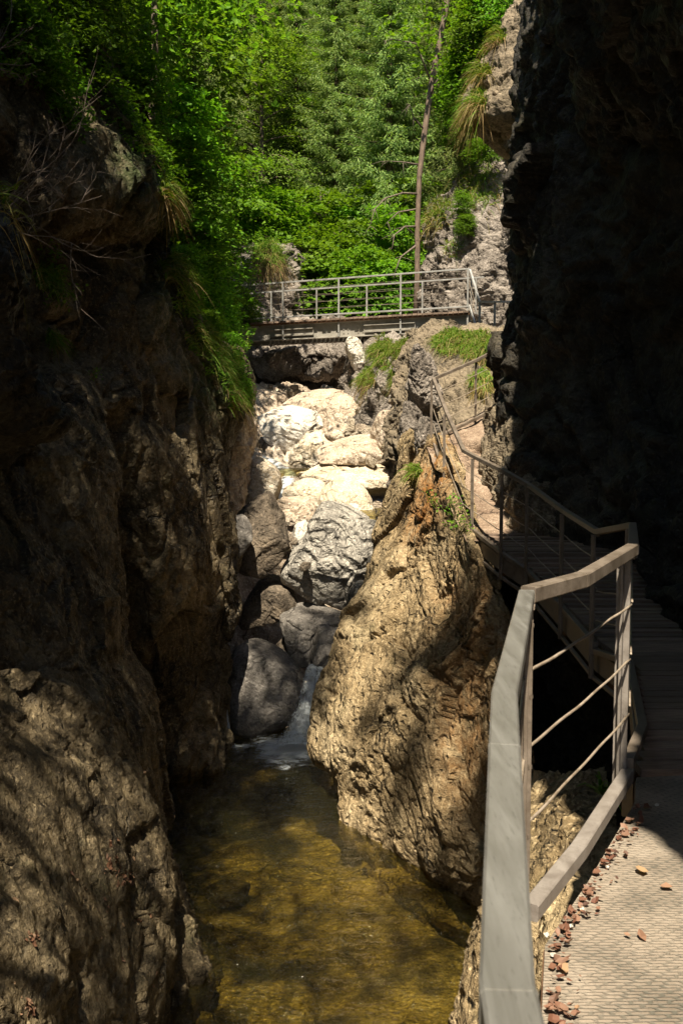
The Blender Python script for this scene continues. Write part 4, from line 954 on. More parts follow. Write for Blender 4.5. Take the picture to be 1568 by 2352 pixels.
# stair railing at the right end
sr = railing('short galvanised railing dropping from the bridge end to the right', [tuple(bp_(1, -.1, 9.58)), (3.62, 25.5, 8.62), (4.45, 25.2, 8.58), (5.4, 25.0, 8.56)], .95, [.06, 1.0, 1.45], mat='galv', nw=4, seed=12, hw=.06, pw=.06, extra=.0)
lp = empty('landing', (4.2, 26, 7.4)); tag(lp, 'small steel landing at the right end of the footbridge', 'landing')
m = MB(); m.box((4.3, 26.1, 7.6), (1.7, 1.8, .12)); m.build('floor_plate', M['girder'], lp)
m = MB(); m.box((3.62, 25.6, 7.45), (.12, .12, .5)); m.build('support_post', M['galv'], lp)
# ------------------------------------------------------------------ vegetation
def leaves_mesh(ctr, nrm, size, rs, asp=.62, fold=.0, lobes=1, dirs=None):
    """kite-shaped leaves: ctr (N,3), nrm (N,3), size (N,)"""
    n = len(ctr)
    nrm = nrm/np.linalg.norm(nrm, axis=1)[:, None]
    a = rs.normal(size=(n, 3)) if dirs is None else dirs
    a = a-(a*nrm).sum(1)[:, None]*nrm; a /= np.linalg.norm(a, axis=1)[:, None]+1e-9
    b = np.cross(nrm, a)
    Vs = []; Q = []
    for k in range(lobes):
        if lobes == 1: aa, bb, sc = a, b, 1.0
        else:
            an = (k-(lobes-1)/2)*.95; sc = 1-.22*abs(k-(lobes-1)/2)
            aa = a*math.cos(an)+b*math.sin(an); bb = -a*math.sin(an)+b*math.cos(an)
        s = (size*sc)[:, None]
        v = np.stack([ctr, ctr+aa*s*.5+bb*s*asp*.5+nrm*s*.06, ctr+aa*s, ctr+aa*s*.5-bb*s*asp*.5+nrm*s*.06], 1)
        Vs.append(v)
    V = np.concatenate(Vs, 1).reshape(-1, 3)
    Q = np.arange(len(V)).reshape(-1, 4)
    return V, Q
def crown_mesh(name, V, Q, mat, parent=None):
    return mesh_np(name, V, Q, mat, parent, smooth=False)
def make_broadleaf(name, seed, H, R, sprays=420, per=26, leaf=.1, mat='leaf', lobes=1, lo=.25, lean=(0, 0), trunk_r=.14, spread=.42, droop=.1, barkm='bark'):
    rs = np.random.RandomState(seed)
    root = empty(name)
    m = MB(); n = 9; tp = []
    wx = rs.normal(size=2)*.25
    for i in range(n):
        t = i/(n-1); tp.append(Vector((lean[0]*t*t+wx[0]*math.sin(t*3)*.6, lean[1]*t*t+wx[1]*math.sin(t*2.3)*.6, H*.93*t)))
    m.tube(tp, [trunk_r*(1.15-t/(n-1)) for t in range(n)], 8)
    cs = []; 
    nb = 26
    for i in range(nb):
        t = lo+(.97-lo)*(i+.5)/nb; az = i*2.4+rs.normal()*.3
        k = t*(n-1); j = min(int(k), n-2); p0 = tp[j].lerp(tp[j+1], k-j)
        rel = (t-lo)/(1-lo)
        L_ = R*(1-.75*abs(rel-.35)**1.3*1.3)*rs.uniform(.7, 1.15); L_ = max(L_, R*.2)
        pts = [p0]; d = Vector((math.cos(az), math.sin(az), rs.uniform(.25, .7)+.4*rel))
        for s in range(1, 7):
            d.z -= .1+droop; d.x += rs.normal()*.12; d.y += rs.normal()*.12
            pts.append(pts[-1]+d.normalized()*L_/6)
        m.tube(pts, [max(.006, trunk_r*.33*(1-s/6.5)) for s in range(7)], 5)
        for s in range(int(sprays/nb)):
            u = rs.uniform(.28, 1.0)**.8*6; jj = min(int(u), 5); c = np.array(pts[jj].lerp(pts[jj+1], u-jj)[:])
            lat = rs.normal(size=3)*np.array([1, 1, .35])*L_*.2*(1.25-u/8)
            cs.append(c+lat)
            if s % 5 == 0: m.tube([Vector(c), Vector(c+lat*.6)+Vector((0, 0, .03)), Vector(c+lat)], [.012, .008, .004], 4)
    tr = m.build('trunk', M[barkm], None, smooth=True); tr.parent = root
    cs = np.array(cs); ns = len(cs)
    out = cs-np.array([lean[0]*.3, lean[1]*.3, H*.5]); out /= np.linalg.norm(out, axis=1)[:, None]
    tilt = np.array([0, 0, 1.])+out*.45+rs.normal(size=(ns, 3))*.22; tilt /= np.linalg.norm(tilt, axis=1)[:, None]
    off = rs.normal(size=(ns, per, 3))*spread; off -= (off*tilt[:, None, :]).sum(2)[..., None]*tilt[:, None, :]*.86
    C_ = (cs[:, None, :]+off); C_[..., 2] -= .25*(off**2).sum(2)
    C_ = C_.reshape(-1, 3)
    Nn = np.repeat(tilt, per, 0)+rs.normal(size=(len(C_), 3))*.38
    V, Q = leaves_mesh(C_, Nn, rs.uniform(.65, 1.25, len(C_))*leaf, rs, lobes=lobes, dirs=np.repeat(out, per, 0)+rs.normal(size=(len(C_), 3))*.8)
    crown_mesh('crown', V, Q, M[mat], root)
    return root
def make_spruce(name, seed, H, R, mat='spruce', lo=.06, dens=1.0):
    rs = np.random.RandomState(seed); root = empty(name); m = MB()
    m.tube([(0, 0, 0), (.03, .02, H*.5), (0, 0, H)], [.2, .12, .02], 7)
    Cs = []; Ds = []; Nm = []; Sz = []
    nw = int(H/.6)
    for w_ in range(nw):
        z = H*(lo+(.99-lo)*w_/nw); rel = z/H
        for b in range(7):
            az = b*.9+w_*.7+rs.normal()*.2; L_ = R*(1-rel)**.75*rs.uniform(.6, 1.15)+.12
            dx = np.array([math.cos(az), math.sin(az), 0])
            K = max(5, int(L_*20*dens)); t = (np.arange(K)+rs.rand(K))/K
            sag = -.16*L_*t*(1.6-t)+.10*L_*t**3-.0
            base = np.array([0, 0, z])+dx*(t*L_)[:, None]+np.array([0, 0, 1.])*sag[:, None]
            if b % 2 == 0 and L_ > .6: m.tube([base[0]*0+np.array([0, 0, z]), base[K//2], base[-1]], [.03, .018, .006], 4)
            side = np.array([-dx[1], dx[0], 0])
            for sg in (-1, 1, 0):
                for rep in range(3):
                    wd = (L_*.30*(1-t*.75)+.05)*rs.uniform(.15, 1, K)
                    c = base+side*(sg*wd)[:, None]+rs.normal(size=(K, 3))*.04
                    c[:, 2] -= wd*.35
                    dd = side*sg*.55+dx*.55+np.array([0, 0, -.55])+rs.normal(size=(K, 3))*.3
                    Cs.append(c); Ds.append(dd); Nm.append(np.array([0, 0, .7])+dx*.5+rs.normal(size=(K, 3))*.5); Sz.append(rs.uniform(.11, .24, K))
    tr = m.build('trunk', M['bark'], None, smooth=True); tr.parent = root
    V, Q = leaves_mesh(np.concatenate(Cs), np.concatenate(Nm), np.concatenate(Sz), rs, asp=.2, dirs=np.concatenate(Ds))
    crown_mesh('crown', V, Q, M[mat], root)
    return root
def copy_tree(o):
    c = o.copy(); COL.objects.link(c)
    for ch in o.children:
        d = ch.copy(); COL.objects.link(d); d.parent = c
    return c
USED = set()
def place(proto, loc, rz=0., s=1., label='', cat='tree', group=None, tiltxy=(0, 0)):
    o = proto if proto.name not in USED else copy_tree(proto)
    USED.add(proto.name if o is proto else o.name)
    o.rotation_mode = 'ZYX'; o.location = loc; o.rotation_euler = (tiltxy[0], tiltxy[1], rz); o.scale = (s, s, s)
    for k in ('group',):
        if k in o: del o[k]
    tag(o, label, cat, group); return o
sp = [make_spruce('spruce_tree', 10+k, H, R) for k, (H, R) in enumerate(((17, 3.0), (20, 3.2), (14, 2.7)))]
bl = [make_broadleaf('beech_tree', 20+k, H, R, 780, 36, .105, spread=.36) for k, (H, R) in enumerate(((9, 2.9), (7.5, 2.7), (11, 3.1)))]
mp = [make_broadleaf('maple_tree', 30+k, H, R, 460, 20, .125, 'maple', 3, spread=.34, trunk_r=.1) for k, (H, R) in enumerate(((7, 2.2), (5.5, 2.0), (8.5, 2.4)))]
lb = [make_broadleaf('young_beech', 60+k, H, R, 210, 24, .14, 'maple', 3, spread=.3, lo=.12, trunk_r=.07) for k, (H, R) in enumerate(((5, 2.0), (4.2, 1.9), (6, 2.1)))]
sh = [make_broadleaf('shrub', 40+k, H, R, 300, 16, .11, 'maple', 3, spread=.3, lo=.08, trunk_r=.05) for k, (H, R) in enumerate(((3.2, 1.5), (2.4, 1.3)))]
rt = random.Random(11)
GS = 'spruces of the dense forest on the hillside'; GB = 'broadleaf trees of the forest on the hillside'
nsp = 0
for row, y in enumerate((41, 46, 52, 59, 67, 77, 90, 106)):
    half = y*.30+3; x = -half+rt.uniform(0, 2); stepx = 2.9+row*.5
    while x < half*.95:
        yy = y+rt.uniform(-2.5, 2.5); px = 784+x/yy*F
        if 230 < px < 1230:
            spruce = rt.random() < (.5 if row == 0 else .9)
            
            if spruce: place(rt.choice(sp), (x, yy, hz(x, yy)-.6), rt.uniform(0, 6), rt.uniform(.85, 1.2), 'green spruce among the dense forest on the slope behind the footbridge', 'tree', GS)
            else: place(rt.choice(bl), (x, yy, hz(x, yy)-.4), rt.uniform(0, 6), rt.uniform(.85, 1.3), 'leafy green tree among the dense forest on the slope behind the footbridge', 'tree', GB)
        x += stepx*rt.uniform(.75, 1.25)
GF = 'bright leafy trees just behind the footbridge'
for (px, py, d, k, s) in ((700, 750, 35, 1, .5), (775, 750, 36.5, 0, .5), (850, 760, 35, 1, .5), (905, 740, 37, 2, .42), (640, 680, 38, 0, .5), (735, 690, 40, 2, .46), (820, 680, 41, 1, .66), (900, 660, 40, 0, .6), (590, 640, 38, 1, .62), (540, 640, 36, 2, .5), (880, 760, 33.5, 1, .34), (810, 765, 33.8, 0, .3), (740, 755, 34, 1, .33)):
    place(lb[k], tuple(P(px, py, d)-np.array([0, 0, 1.2])), rt.uniform(0, 6), .55+s, 'bright green leafy tree standing close behind the footbridge', 'tree', GF)
# left side maples, near
for (x, y, z, k, s, lab) in ((-4.4, 21.5, 8.0, 0, .75, 'shaded maple leaning out from the top of the left wall above the hanging grass'), (-4.6, 25.0, 8.0, 2, .68, 'maple with bright leaf tips left of the spruces, its crown over the bridge left end'),
                             (-5.3, 23.5, 9.5, 2, 1.1, 'tall dark maple behind the left cliff'), (-4.8, 28.5, 7.6, 1, .8, 'maple rooted behind the left end of the footbridge'),
                             (-5.6, 18.5, 12.0, 2, 1.0, 'dark maple at the top left above the cliff'), (-6.0, 27.0, 11.5, 0, 1.5, 'tall maple high behind the left rim'), (-3.2, 24.0, 13.0, 1, .01, '')):
    if lab: place(mp[k], (x, y, z-.3), rt.uniform(0, 6), s, lab, tiltxy=(0, .12))
for (px, py, d, k, s, lab) in ((492, 755, 25.5, 0, .55, 'leafy shrub hiding the left end of the footbridge'), (450, 700, 22, 1, .9, 'dark leafy shrub on the left wall beside the bridge'), (430, 560, 21, 0, .8, 'shaded shrub above the hanging grass of the left wall'),
                               (560, 720, 29.0, 1, .45, 'small bright shrub touching the bridge railing at left'), (520, 660, 27.5, 0, .6, 'pale green shrub left of the grey rock face'),
                               (1062, 470, 29.6, 1, .26, 'small round shrub on the sunlit cliff between the grass tufts'), (1095, 350, 30.2, 1, .3, 'leafy shrub in front of the grey cliff near the overhang'),
                               (1035, 310, 31.5, 0, .36, 'green shrub at the edge of the sunlit cliff'), (1040, 230, 31.5, 0, .5, 'bright shrub growing beside the leaning trunk'), (1075, 190, 21.8, 1, .5, 'bright maple shrub reaching left from the top right cliff'),
                               (1085, 120, 21.6, 0, .48, 'yellow green maple shrub near the top of the right cliff'), (1125, 40, 21.6, 0, .5, 'leafy shrub on the rim of the right cliff'), (60, 120, 10.6, 1, .4, 'dim leafy shrub at the far upper left above the bare twigs'), (170, 160, 12.0, 0, .42, 'shaded shrub on the black rock face at the upper left'), (110, 230, 11.2, 1, .36, 'small shaded shrub on the black face just above the bare twigs'),
                               (250, 320, 12.6, 1, .42, 'dark shrub halfway down the left overhang'), (190, 60, 12.8, 0, .5, 'shaded shrub under the slender trunk at the upper left'), (330, 400, 13.6, 1, .36, 'dark shrub hanging at the lip of the left overhang'), (420, 640, 16.0, 1, .36, 'dark shrub under the lip of the left overhang'),
                               (1072, 275, 30.6, 1, .4, 'bright shrub on the grey cliff just under the top right overhang'), (1128, 345, 29.6, 1, .34, 'bright sprig against the pale rock beside the black wall'), (1068, 520, 29.4, 1, .26, 'small shrub above the grey outcrop behind the bridge'),
                               (235, 130, 14.6, 0, .55, 'dark leafy shrub hanging over the top of the left cliff'), (300, 235, 14.8, 1, .5, 'dark shrub on the edge of the left cliff below the top one'), (130, 40, 13.6, 0, .6, 'shaded shrub in the top left corner above the cliff'),
                               (515, 825, 18.6, 1, .34, 'small dark bush in the hanging grass of the left wall'), (470, 770, 17.6, 1, .3, 'dark bush above the hanging grass of the left wall'), (545, 905, 18.4, 1, .24, 'tiny leafy sprig at the lowest hanging grass of the left wall'),
                               (1000, 700, 31.5, 1, .4, 'low shrub at the foot of the grey outcrop behind the railing')):
    p = P(px, py, d); place(sh[k], (p[0], p[1], p[2]-.9*s), rt.uniform(0, 6), s, lab, 'shrub')
for (px, d, y0, y1, r0, lab) in ((345, 17.5, 330, -80, .07, 'slender dark trunk rising straight at the upper left'), (440, 24, 250, -60, .06, 'thin dark trunk among the left maples')):
    a, b = P(px, y0, d), P(px+8, y1, d); root = empty('tree', tuple(a)); tag(root, lab, 'tree')
    m = MB(); mid = (a+b)/2+np.array([.06, 0, 0]); m.tube([a-[0, 0, .6], a, mid, b], [r0*1.1, r0, r0*.9, r0*.7], 8); m.build('trunk', M['bark'], root, smooth=True)
    rs = np.random.RandomState(int(px)); C_ = b+rs.normal(size=(1500, 3))*np.array([1.0, 1.0, .9])
    V, Q = leaves_mesh(C_-a, rs.normal(size=(1500, 3))*.5+[0, 0, 1], rs.uniform(.09, .16, 1500), rs, lobes=3); crown_mesh('crown', V, Q, M['maple'], root)
# leaning half-dead tree at the right
root = empty('leaning_tree', tuple(P(956, 700, 30.8))); tag(root, 'thin red brown tree leaning over beside the sunlit cliff, with dead curved branches', 'tree')
tp = [P(952, 760, 31), P(958, 640, 31), P(958, 520, 31), P(963, 400, 31), P(975, 300, 31), P(993, 180, 31), P(1012, 80, 31), P(1030, -20, 31), P(1045, -120, 31)]
m = MB(); m.tube(tp, [.1, .09, .085, .085, .095, .1, .095, .09, .07], 9); m.build('trunk', M['barkred'], root, smooth=True)
for pts in ([(962, 445), (925, 443), (885, 455), (860, 480), (849, 520)], [(960, 378), (925, 372), (893, 370)], [(958, 520), (930, 520), (905, 540), (900, 570)], [(960, 560), (920, 590), (905, 630)], [(985, 230), (1000, 190), (1020, 160)], [(958, 480), (915, 487), (890, 510)],
            [(975, 300), (950, 270), (940, 240)], [(990, 190), (955, 100), (900, 90), (885, 94)]):
    m = MB(); q = [P(a, b, 31-.25*i) for i, (a, b) in enumerate(pts)]; m.tube(q, [.035-.026*i/(len(q)-1) for i in range(len(q))], 5)
    rs = np.random.RandomState(len(pts)*7+pts[1][1])
    for i in range(1, len(q)):
        for _ in range(3):
            e = q[i]+rs.normal(size=3)*np.array([.25, .2, .12])+np.array([-.1, 0, -.22]); m.tube([q[i], (q[i]+e)/2+[0, 0, .04], e], [.009, .007, .004], 4)
    m.build('dead_branch', M['deadwood'], root, smooth=True)
rs = np.random.RandomState(2); C_ = []
for (a, b, k, r) in ((1010, 60, 110, .9), (1050, 150, 160, .7), (1050, 10, 200, .8), (950, 90, 110, .5)): C_.append(P(a, b, 30.6)+rs.normal(size=(k, 3))*np.array([r, r, r*.55]))
C_ = np.concatenate(C_); V, Q = leaves_mesh(C_-np.array(root.location), rs.normal(size=(len(C_), 3))*.4+[0, 0, 1], rs.uniform(.1, .18, len(C_)), rs, lobes=3); crown_mesh('crown', V, Q, M['maple'], root)

# unseen canopy trees on the rims above the frame, placed to dapple and shade the gorge
ov = make_broadleaf('unseen_shade_tree', 77, 10, 4.2, 150, 50, .17, 'leaf', spread=.36, lo=.3, trunk_r=.2)
ov3 = make_broadleaf('unseen_shade_tree', 79, 10, 4.2, 300, 44, .17, 'leaf', spread=.4, lo=.3, trunk_r=.2)
ov2 = make_broadleaf('unseen_shade_tree', 78, 10, 4.2, 330, 40, .19, 'leaf', spread=.42, lo=.58, trunk_r=.2)
for i, (cx, cy_, cz, s, rz, pr, bx, zb, lab) in enumerate((
        (-1.2, -1.4, 17.0, .45, 0, ov, -5.4, 9.0, 'sparse unseen shade tree on the left rim leaning over the viewer'),
        (-4.0, .6, 16.5, .92, 1.5, ov, -5.9, 9.0, 'tall unseen shade tree on the left rim just ahead of the viewer'),
        (-3.0, 3.4, 17.2, .46, 2.2, ov3, -5.4, 9.2, 'smaller unseen shade tree on the left rim leaning over the pool'),
        (-4.4, 5.0, 16.2, .62, 3.1, ov, -5.9, 9.4, 'tall unseen shade tree on the left rim beside the pool'),
        (-1.7, 6.3, 18.0, .40, 4.0, ov2, -5.6, 11.2, 'dense unseen shade tree on the left rim leaning over the waterfall'),
        (-4.6, 8.6, 18.4, .55, 5.0, ov2, -5.8, 12.0, 'dense unseen shade tree on the left rim above the black overhang'),
        (.75, 1.4, 18.6, .36, 1.0, ov3, 2.6, 13.2, 'small unseen shade tree added on the right cliff high over the walkway'),  # added to shade the right side of the tan buttress
        (-3.9, 10.9, 18.2, .58, 2.0, ov2, -5.4, 13.6, 'small dense unseen shade tree on the left rim above the hanging grass'))):
    h_ = max(2.5, cz-zb); s = max(s, .3); tl = math.atan2(cx-bx, h_); s2 = math.hypot(cx-bx, h_)/(7.7 if pr is ov2 else 6.4)
    o = place(pr, (bx, cy_, zb-.3), rz, s, lab, tiltxy=(0, tl)); o.scale = (s, s, s2)
# ------- grass
def near(key, px, py, r, n, rs, zmin=None):
    V, nn = PATCH[key]; x, y, k = proj(V)
    dd = np.hypot(x-px, y-py); ok = np.where((dd < r) & (k > 0))[0]
    if len(ok) == 0: ok = np.argsort(dd)[:40]
    kk = k[ok]; lim = np.percentile(kk, 55); ok = ok[kk <= lim+.5]      # the visible side
    w_ = np.exp(-(dd[ok]/r*1.3)**2); i = rs.choice(ok, n, p=w_/w_.sum()); return V[i], nn[i]
def blades(pts, nrm, rs, length, width, up=.8, droop=1.0, outw=.5):
    n = len(pts); d = np.array([0, 0, up])+nrm*outw+rs.normal(size=(n, 3))*.42; d /= np.linalg.norm(d, axis=1)[:, None]
    L_ = length*rs.uniform(.25, 1.25, n); side = np.cross(d, rs.normal(size=(n, 3))); side /= np.linalg.norm(side, axis=1)[:, None]
    K = 5; V = []
    for k in range(K):
        t = k/(K-1); c = pts+d*(L_*t)[:, None]; c[:, 2] -= droop*L_*t*t*.75
        w_ = width*(1-t)**.7*.5+.0008; V += [c-side*w_, c+side*w_]
    V = np.stack(V, 1); base = np.arange(n)[:, None, None]*2*K
    q = np.array([[2*k, 2*k+1, 2*k+3, 2*k+2] for k in range(K-1)])[None]+base
    return V.reshape(-1, 3), q.reshape(-1, 4)
def tuft(key, px, py, r, n, L_, label, mat='grass', width=.012, droop=1.0, outw=.5, seed=0, dry=0, up=.8):
    rs = np.random.RandomState(int(px*7+py)+seed)
    p, nn = near(key, px, py, r, n, rs); c = p.mean(0)
    root = empty('grass_tuft', tuple(c)); tag(root, label, 'grass')
    V, Q = blades(p-c, nn, rs, L_, width, up, droop, outw); mesh_np('blades', V, Q, M[mat], root, smooth=False)
    if dry:
        p, nn = near(key, px, py+r*.25, r*.85, dry, rs); V, Q = blades(p-c, nn, rs, L_*1.05, width*.9, .25, 1.5, .35); mesh_np('dry_blades', V, Q, M['dry'], root, smooth=False)
T = [('U3', 1040, 375, 44, 3800, .6, 'grass cushion hanging on the grey cliff left of the shrub', 700), ('U3', 1098, 425, 58, 6500, .6, 'wide bright grass mound on the sunlit cliff under the overhang', 900), ('U3', 1003, 488, 42, 3800, .6, 'grass cushion with brown fringe hanging lowest beside the leaning tree', 1000),
     ('U3', 1040, 570, 26, 1100, .5, 'small grass strip in the middle of the grey outcrop', 300), ('U3', 1090, 305, 34, 2200, .5, 'brown fringed grass under the right overhang', 700),
     ('U1', 1092, 235, 26, 900, .5, 'grass fringe at the corner of the overhang', 900), ('U1', 1108, 165, 22, 700, .4, 'green grass along the left edge of the top right cliff', 250), ('U1', 1138, 85, 22, 700, .4, 'grass on the upper edge of the top right cliff', 300),
     ('G1', 1030, 785, 34, 2400, .42, 'bright grass mound under the bridge end, nearest the rock spire', 300), ('G1', 1090, 790, 40, 3200, .42, 'bright grass mound behind the railing corner', 600), ('G1', 1135, 815, 34, 2200, .42, 'long pale grass against the dark right wall', 1100), ('G1', 1105, 880, 26, 900, .4, 'grass hanging behind the climbing railing post', 600),
     ('G2', 875, 800, 30, 1900, .5, 'grass at the top of the bank directly under the bridge', 200), ('G2', 935, 805, 34, 2400, .5, 'dark green grass mound on the bank under the bridge', 100), ('G2', 845, 870, 22, 1000, .45, 'grass running down the left edge of the bank', 250), ('G2', 918, 868, 24, 1500, .45, 'lower green grass cushion above the boulders', 150), ('G2', 880, 835, 18, 800, .4, 'small grass patch in the middle of the bank', 100),
     ('F1', 615, 592, 34, 1800, .8, 'pale dry grass on top of the grey rock face behind the bridge', 1500),
     ('L3', 548, 905, 40, 1300, .3, 'dense dark grass hanging from the right edge of the left wall', 300), ('L3', 510, 840, 46, 1400, .3, 'dark grass slope on the left wall below the bridge end', 0), ('L3', 465, 780, 44, 1200, .3, 'dark grass on the left wall level with the bridge', 0), ('L3', 432, 690, 42, 900, .3, 'shaded grass strip on the left wall above the bridge level', 0), ('L3', 398, 620, 34, 1500, .45, 'shaded grass under the left overhang', 200),
     ('L3', 392, 440, 30, 900, .32, 'grass with a brown fringe on the lip of the left overhang', 400), ('L3', 345, 330, 36, 700, .3, 'dark grass on the edge of the left overhang', 100),
     ('L3', 110, 640, 34, 700, .28, 'green grass sprouting from the left wall near the black rock nose', 60), ('L3', 118, 780, 22, 350, .24, 'little grass clump in a pocket of the left wall', 30), ('CB', 955, 1085, 16, 300, .28, 'small green grass clump on the ridge of the tan buttress', 60), ('SHELF', 1385, 1815, 14, 60, .3, 'thin arching grass blades beside the corner post', 0)]
for (k, px, py, r_, n, L_, lab, dr) in T:
    tuft(k, px, py, r_, n, L_, lab, dry=dr, width=(.024 if px > 380 else .014) if k in ('L3', 'CB', 'SHELF') else .02, droop=1.25 if k in ('L3', 'G1', 'G2') else 1.0)
tuft('L0', -5, 470, 60, 700, .42, 'dry straw-coloured grass drooping from the black rock nose at the left edge', mat='dry', droop=1.7, outw=.7, up=.5)
tuft('L0', 0, 445, 50, 350, .3, 'fresh green grass above the straw at the left edge', droop=.8, up=1.0)
# small leafy plants on the walls
def plant(key, px, py, r, n, leaf, label, mat='maple', name='wall_plant', hgt=.25):
    rs = np.random.RandomState(int(px+py)); p, nn = near(key, px, py, r, max(4, n//12), rs); c = p.mean(0); root = empty(name, tuple(c)); tag(root, label, 'plant'); m = MB(); C_ = []
    for i in range(len(p)):
        tip = p[i]+nn[i]*hgt*.6+np.array([0, 0, hgt])*rs.uniform(.4, 1)+rs.normal(size=3)*hgt*.25; m.tube([p[i], (p[i]+tip)/2+nn[i]*.04, tip], [.004, .003, .002], 4)
        C_.append(p[i]+(tip-p[i])*rs.uniform(.3, 1, (12, 1))+rs.normal(size=(12, 3))*leaf*.8)
    m.build('stem', M['grass'], root); C_ = np.concatenate(C_)
    V, Q = leaves_mesh(C_-c, rs.normal(size=(len(C_), 3))*.5+[0, -.4, .8], rs.uniform(.6, 1.2, len(C_))*leaf, rs, lobes=1); mesh_np('leaves', V, Q, M[mat], root, smooth=False)
for a in (('L3', 120, 700, 34, 160, .06, 'leafy green plant rooted in the left wall crevice below the nose'), ('L3', 105, 605, 26, 80, .06, 'small leafy plant above the left wall crevice'), ('L3', 205, 885, 10, 50, .04, 'tiny bright fern sprig in the middle of the left wall'),
          ('CB', 1062, 1225, 14, 90, .045, 'dark fern tuft hanging under the boardwalk edge'), ('CB', 1050, 1180, 10, 60, .04, 'small fern by the foot of the path railing'), ('CB', 1000, 1165, 10, 50, .03, 'mossy plant beside the orange streak'), ('L3', 560, 810, 12, 40, .06, 'small bright plant beneath the bridge at the left wall')): plant(*a)
# bare twigs at the left edge
def twigs(label, start, d, fans, seed, r0=.012):
    rg = random.Random(seed); root = empty('bare_shrub', tuple(P(*start, d))); tag(root, label, 'shrub')
    def grow(m, p, dr, L_, r, lv):
        pts = [p]; n = 5; dr = dr.normalized()
        for i in range(n):
            dr = (dr+Vector((rg.gauss(0, .10), rg.gauss(0, .10), rg.gauss(0, .10)+.015))).normalized(); pts.append(pts[-1]+dr*L_/n)
        m.tube(pts, [r*(1-.75*i/n) for i in range(n+1)], 4)
        if lv > 0:
            for i in range(1, n+1):
                if rg.random() < .85:
                    dd = (dr+Vector((rg.gauss(0, .45), rg.gauss(0, .45), rg.gauss(0, .45)))); grow(m, pts[i], dd, L_*rg.uniform(.35, .6), r*.55, lv-1)
    for (tx, ty, dd_) in fans:
        a = Vector(P(*start, d)); b = Vector(P(tx, ty, d+dd_)); m = MB(); grow(m, a, b-a, (b-a).length, r0, 2); m.build('branch', M['deadwood'], root, smooth=True)
twigs('bare pale twigs fanning out from the left edge over the dark rock', (-15, 515), 7.2, [(235, 450, .3), (170, 330, .2), (110, 290, .1), (150, 480, -.2), (140, 410, -.1), (60, 330, 0), (215, 580, -.3)], 4, .0065)
twigs('bare dim twigs at the top left corner', (-30, 150), 7.6, [(60, 60, .2), (75, 130, .2), (60, 180, .2), (40, 20, .2)], 9, .006)

# ------- dead leaves
def deadleaf_mesh(rs):
    a = np.array([[0, 0, 0], [.35, .3, .06], [.75, .22, .02], [1.0, 0, .10], [.75, -.24, .09], [.35, -.3, .0], [.5, 0, -.05]]); a[:, 0] -= .5; a += rs.normal(size=a.shape)*.035
    return a, np.array([[0, 1, 6], [1, 2, 6], [2, 3, 6], [3, 4, 6], [4, 5, 6], [5, 0, 6]])
def leafset(name, pts, nrm, rs, size, label, stuff=True, group=None, cat='leaves'):
    Vs = []; Fs = []; k = 0
    for p, n in zip(pts, nrm):
        V, Fc = deadleaf_mesh(rs); V = V*size*rs.choice([.45, .7, 1.0, 1.35])*rs.uniform(.8, 1.2)*np.array([1, rs.uniform(.8, 1.2), rs.uniform(.6, 2.2)])
        z = Vector(n)+Vector(rs.normal(size=3)*.28); z.normalize(); R_ = np.array((z.to_track_quat('Z', 'Y').to_matrix()@Matrix.Rotation(rs.uniform(0, 6.3), 3, 'Z')))
        Vs.append(V@R_.T+p+np.array(z)*size*.12); Fs.append(Fc+k); k += len(V)
    if stuff:
        o = mesh_np(name, np.concatenate(Vs), np.concatenate(Fs), M['dead'], smooth=False); tag(o, label, cat, kind='stuff')
    else:
        for V, Fc in zip(Vs, Fs):
            c = V.mean(0); o = mesh_np(name, V-c, Fc-Fc.min(), M['dead'], smooth=False, loc=tuple(c)); tag(o, label, cat, group)
rs = np.random.RandomState(21)
PP = []; NN = []
for (px, py, r_, n) in ((255, 1985, 26, 60), (285, 2020, 22, 36), (262, 1940, 14, 20), (240, 2085, 20, 14), (70, 2150, 20, 24), (330, 2110, 22, 16), (60, 2310, 26, 16)):
    a, b = near('L1', px, py, r_, n, rs); PP.append(a); NN.append(b)
leafset('leaf_litter', np.concatenate(PP), np.concatenate(NN), rs, .05, 'piles of reddish dead leaves caught on the near left slab')
PP = []; NN = []
for k in range(46):
    a, b = near('L1', rs.uniform(30, 360), rs.uniform(1750, 2340), 12, 1, rs); PP.append(a[0]); NN.append(b[0])
leafset('dead_leaf', PP, NN, rs, .05, 'single dead leaf lying loose on the near left slab', False, 'single dead leaves scattered on the near left slab', 'leaf')
PP = []; NN = []
for k in range(24):
    a, b = near('L2', rs.uniform(330, 470), rs.uniform(1560, 2300), 14, 1, rs); PP.append(a[0]); NN.append(b[0])
leafset('dead_leaf', PP, NN, rs, .045, 'single dead leaf on the ribbed slab at the water edge', False, 'single dead leaves on the ribbed slab', 'leaf')
PP = []
for k in range(230):
    y_ = rs.uniform(1.9, 4.05); x_ = np.interp(y_, [e[1] for e in left], [e[0] for e in left])+abs(rs.normal())*.038+.015; PP.append((x_, y_, 3.406+rs.rand()*.018))
leafset('leaf_litter', np.array(PP), np.tile([0, 0, 1.], (len(PP), 1)), rs, .029, 'drift of reddish dead leaves along the edge of the near platform')
PP = [onz(px, py, 3.408) for px, py in ((1325, 2318), (1472, 2152), (1440, 2150), (1415, 1985), (1470, 2003), (1530, 2040), (1293, 2230), (1330, 2100))]
for p, lb in zip(PP, ('flat dead leaf lying alone at the bottom of the mat', 'small curled leaf in the middle of the mat', 'dark flattened leaf beside the small curled one', 'reddish leaf next to the leaf drift on the mat', 'reddish leaf on the mat near the shadow edge', 'faint leaf lying at the shadow on the mat', 'larger curled leaf at the lower end of the leaf drift', 'loose leaf at the middle of the leaf drift')):
    leafset('dead_leaf', [p], [(0, 0, 1)], rs, .05, lb, False, None, 'leaf')
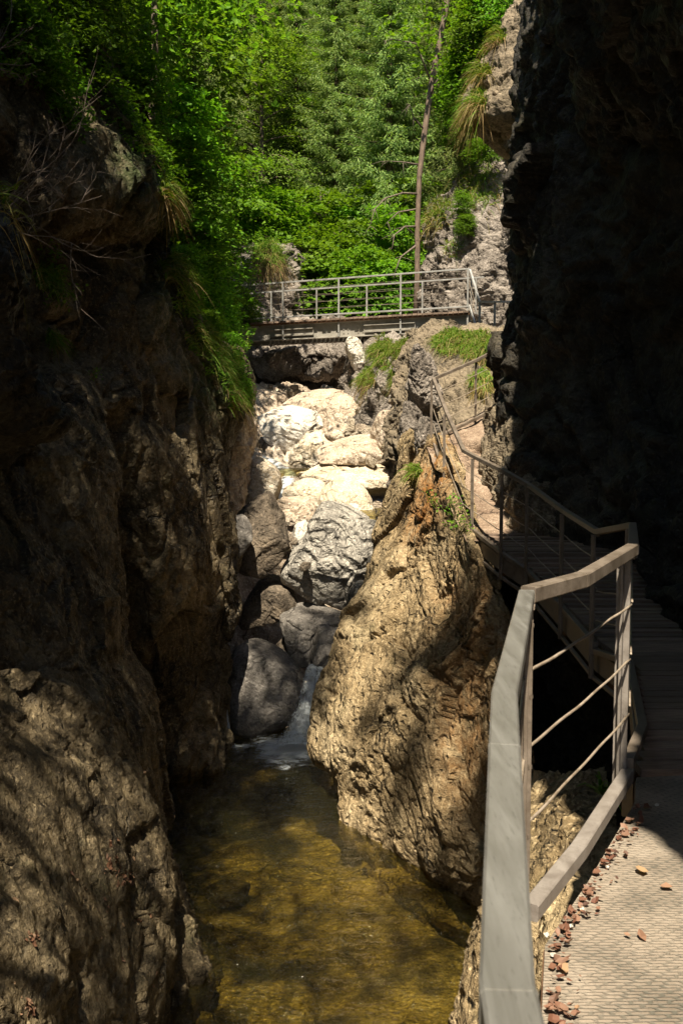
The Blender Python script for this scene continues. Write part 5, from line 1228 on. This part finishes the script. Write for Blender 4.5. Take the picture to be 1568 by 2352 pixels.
# pale chips of stone among the drift
for i, (px, py) in enumerate(((1300, 2168), (1338, 2092), (1255, 2150), (1395, 1992), (1310, 2130), (1268, 2195), (1508, 1850))):
    p = onz(px, py, 3.41); o = boulder(784, 1011, 1, 22, 15, 1, 0, 200+i, 'white', sub=3, name='pebble', amp=.05); o.location = tuple(p+[0, 0, .004]); tag(o, 'pale pebble lying at the edge of the near platform', 'pebble', 'pale pebbles along the platform edge')

# ------------------------------------------------------------------ light, camera
w = bpy.data.worlds.new("World"); SC.world = w; w.use_nodes = True
nt = w.node_tree; sky = nt.nodes.new('ShaderNodeTexSky'); sky.sky_type = 'NISHITA'; sky.sun_disc = False
SUN = Vector((-.05, -.50, .86)).normalized()
el = math.asin(SUN.z); az = math.atan2(SUN.x, SUN.y)
sky.sun_elevation = el; sky.sun_rotation = az
bg = nt.nodes['Background']; bg.inputs[1].default_value = .05
nt.links.new(sky.outputs[0], bg.inputs[0])
sd = bpy.data.lights.new('sun', 'SUN'); sd.energy = 5; sd.angle = math.radians(.5); sd.color = (1, .90, .72)
so = bpy.data.objects.new('sun', sd); COL.objects.link(so); so.rotation_euler = SUN.to_track_quat('Z', 'Y').to_euler(); so.location = (0, 0, 30)
cam = bpy.data.cameras.new('camera'); co = bpy.data.objects.new('camera', cam); COL.objects.link(co)
cam.sensor_fit = 'VERTICAL'; cam.sensor_height = 24; cam.lens = 24*F/2352; cam.clip_start = .05; cam.clip_end = 500
co.location = (0, 0, 5); co.rotation_euler = (math.pi/2-PITCH, 0, 0)
cam.dof.use_dof = True; cam.dof.focus_distance = 14; cam.dof.aperture_fstop = 9
SC.camera = co
SC.view_settings.view_transform = 'Standard'; SC.view_settings.look = 'None'; SC.view_settings.exposure = 1.25; SC.view_settings.gamma = 1
cy = SC.cycles
cy.max_bounces = 4; cy.diffuse_bounces = 2; cy.glossy_bounces = 2; cy.transparent_max_bounces = 8; cy.transmission_bounces = 2
cy.use_adaptive_sampling = True; cy.adaptive_threshold = .014
cy.caustics_reflective = False; cy.caustics_refractive = False; cy.use_denoising = True; cy.sample_clamp_indirect = 6
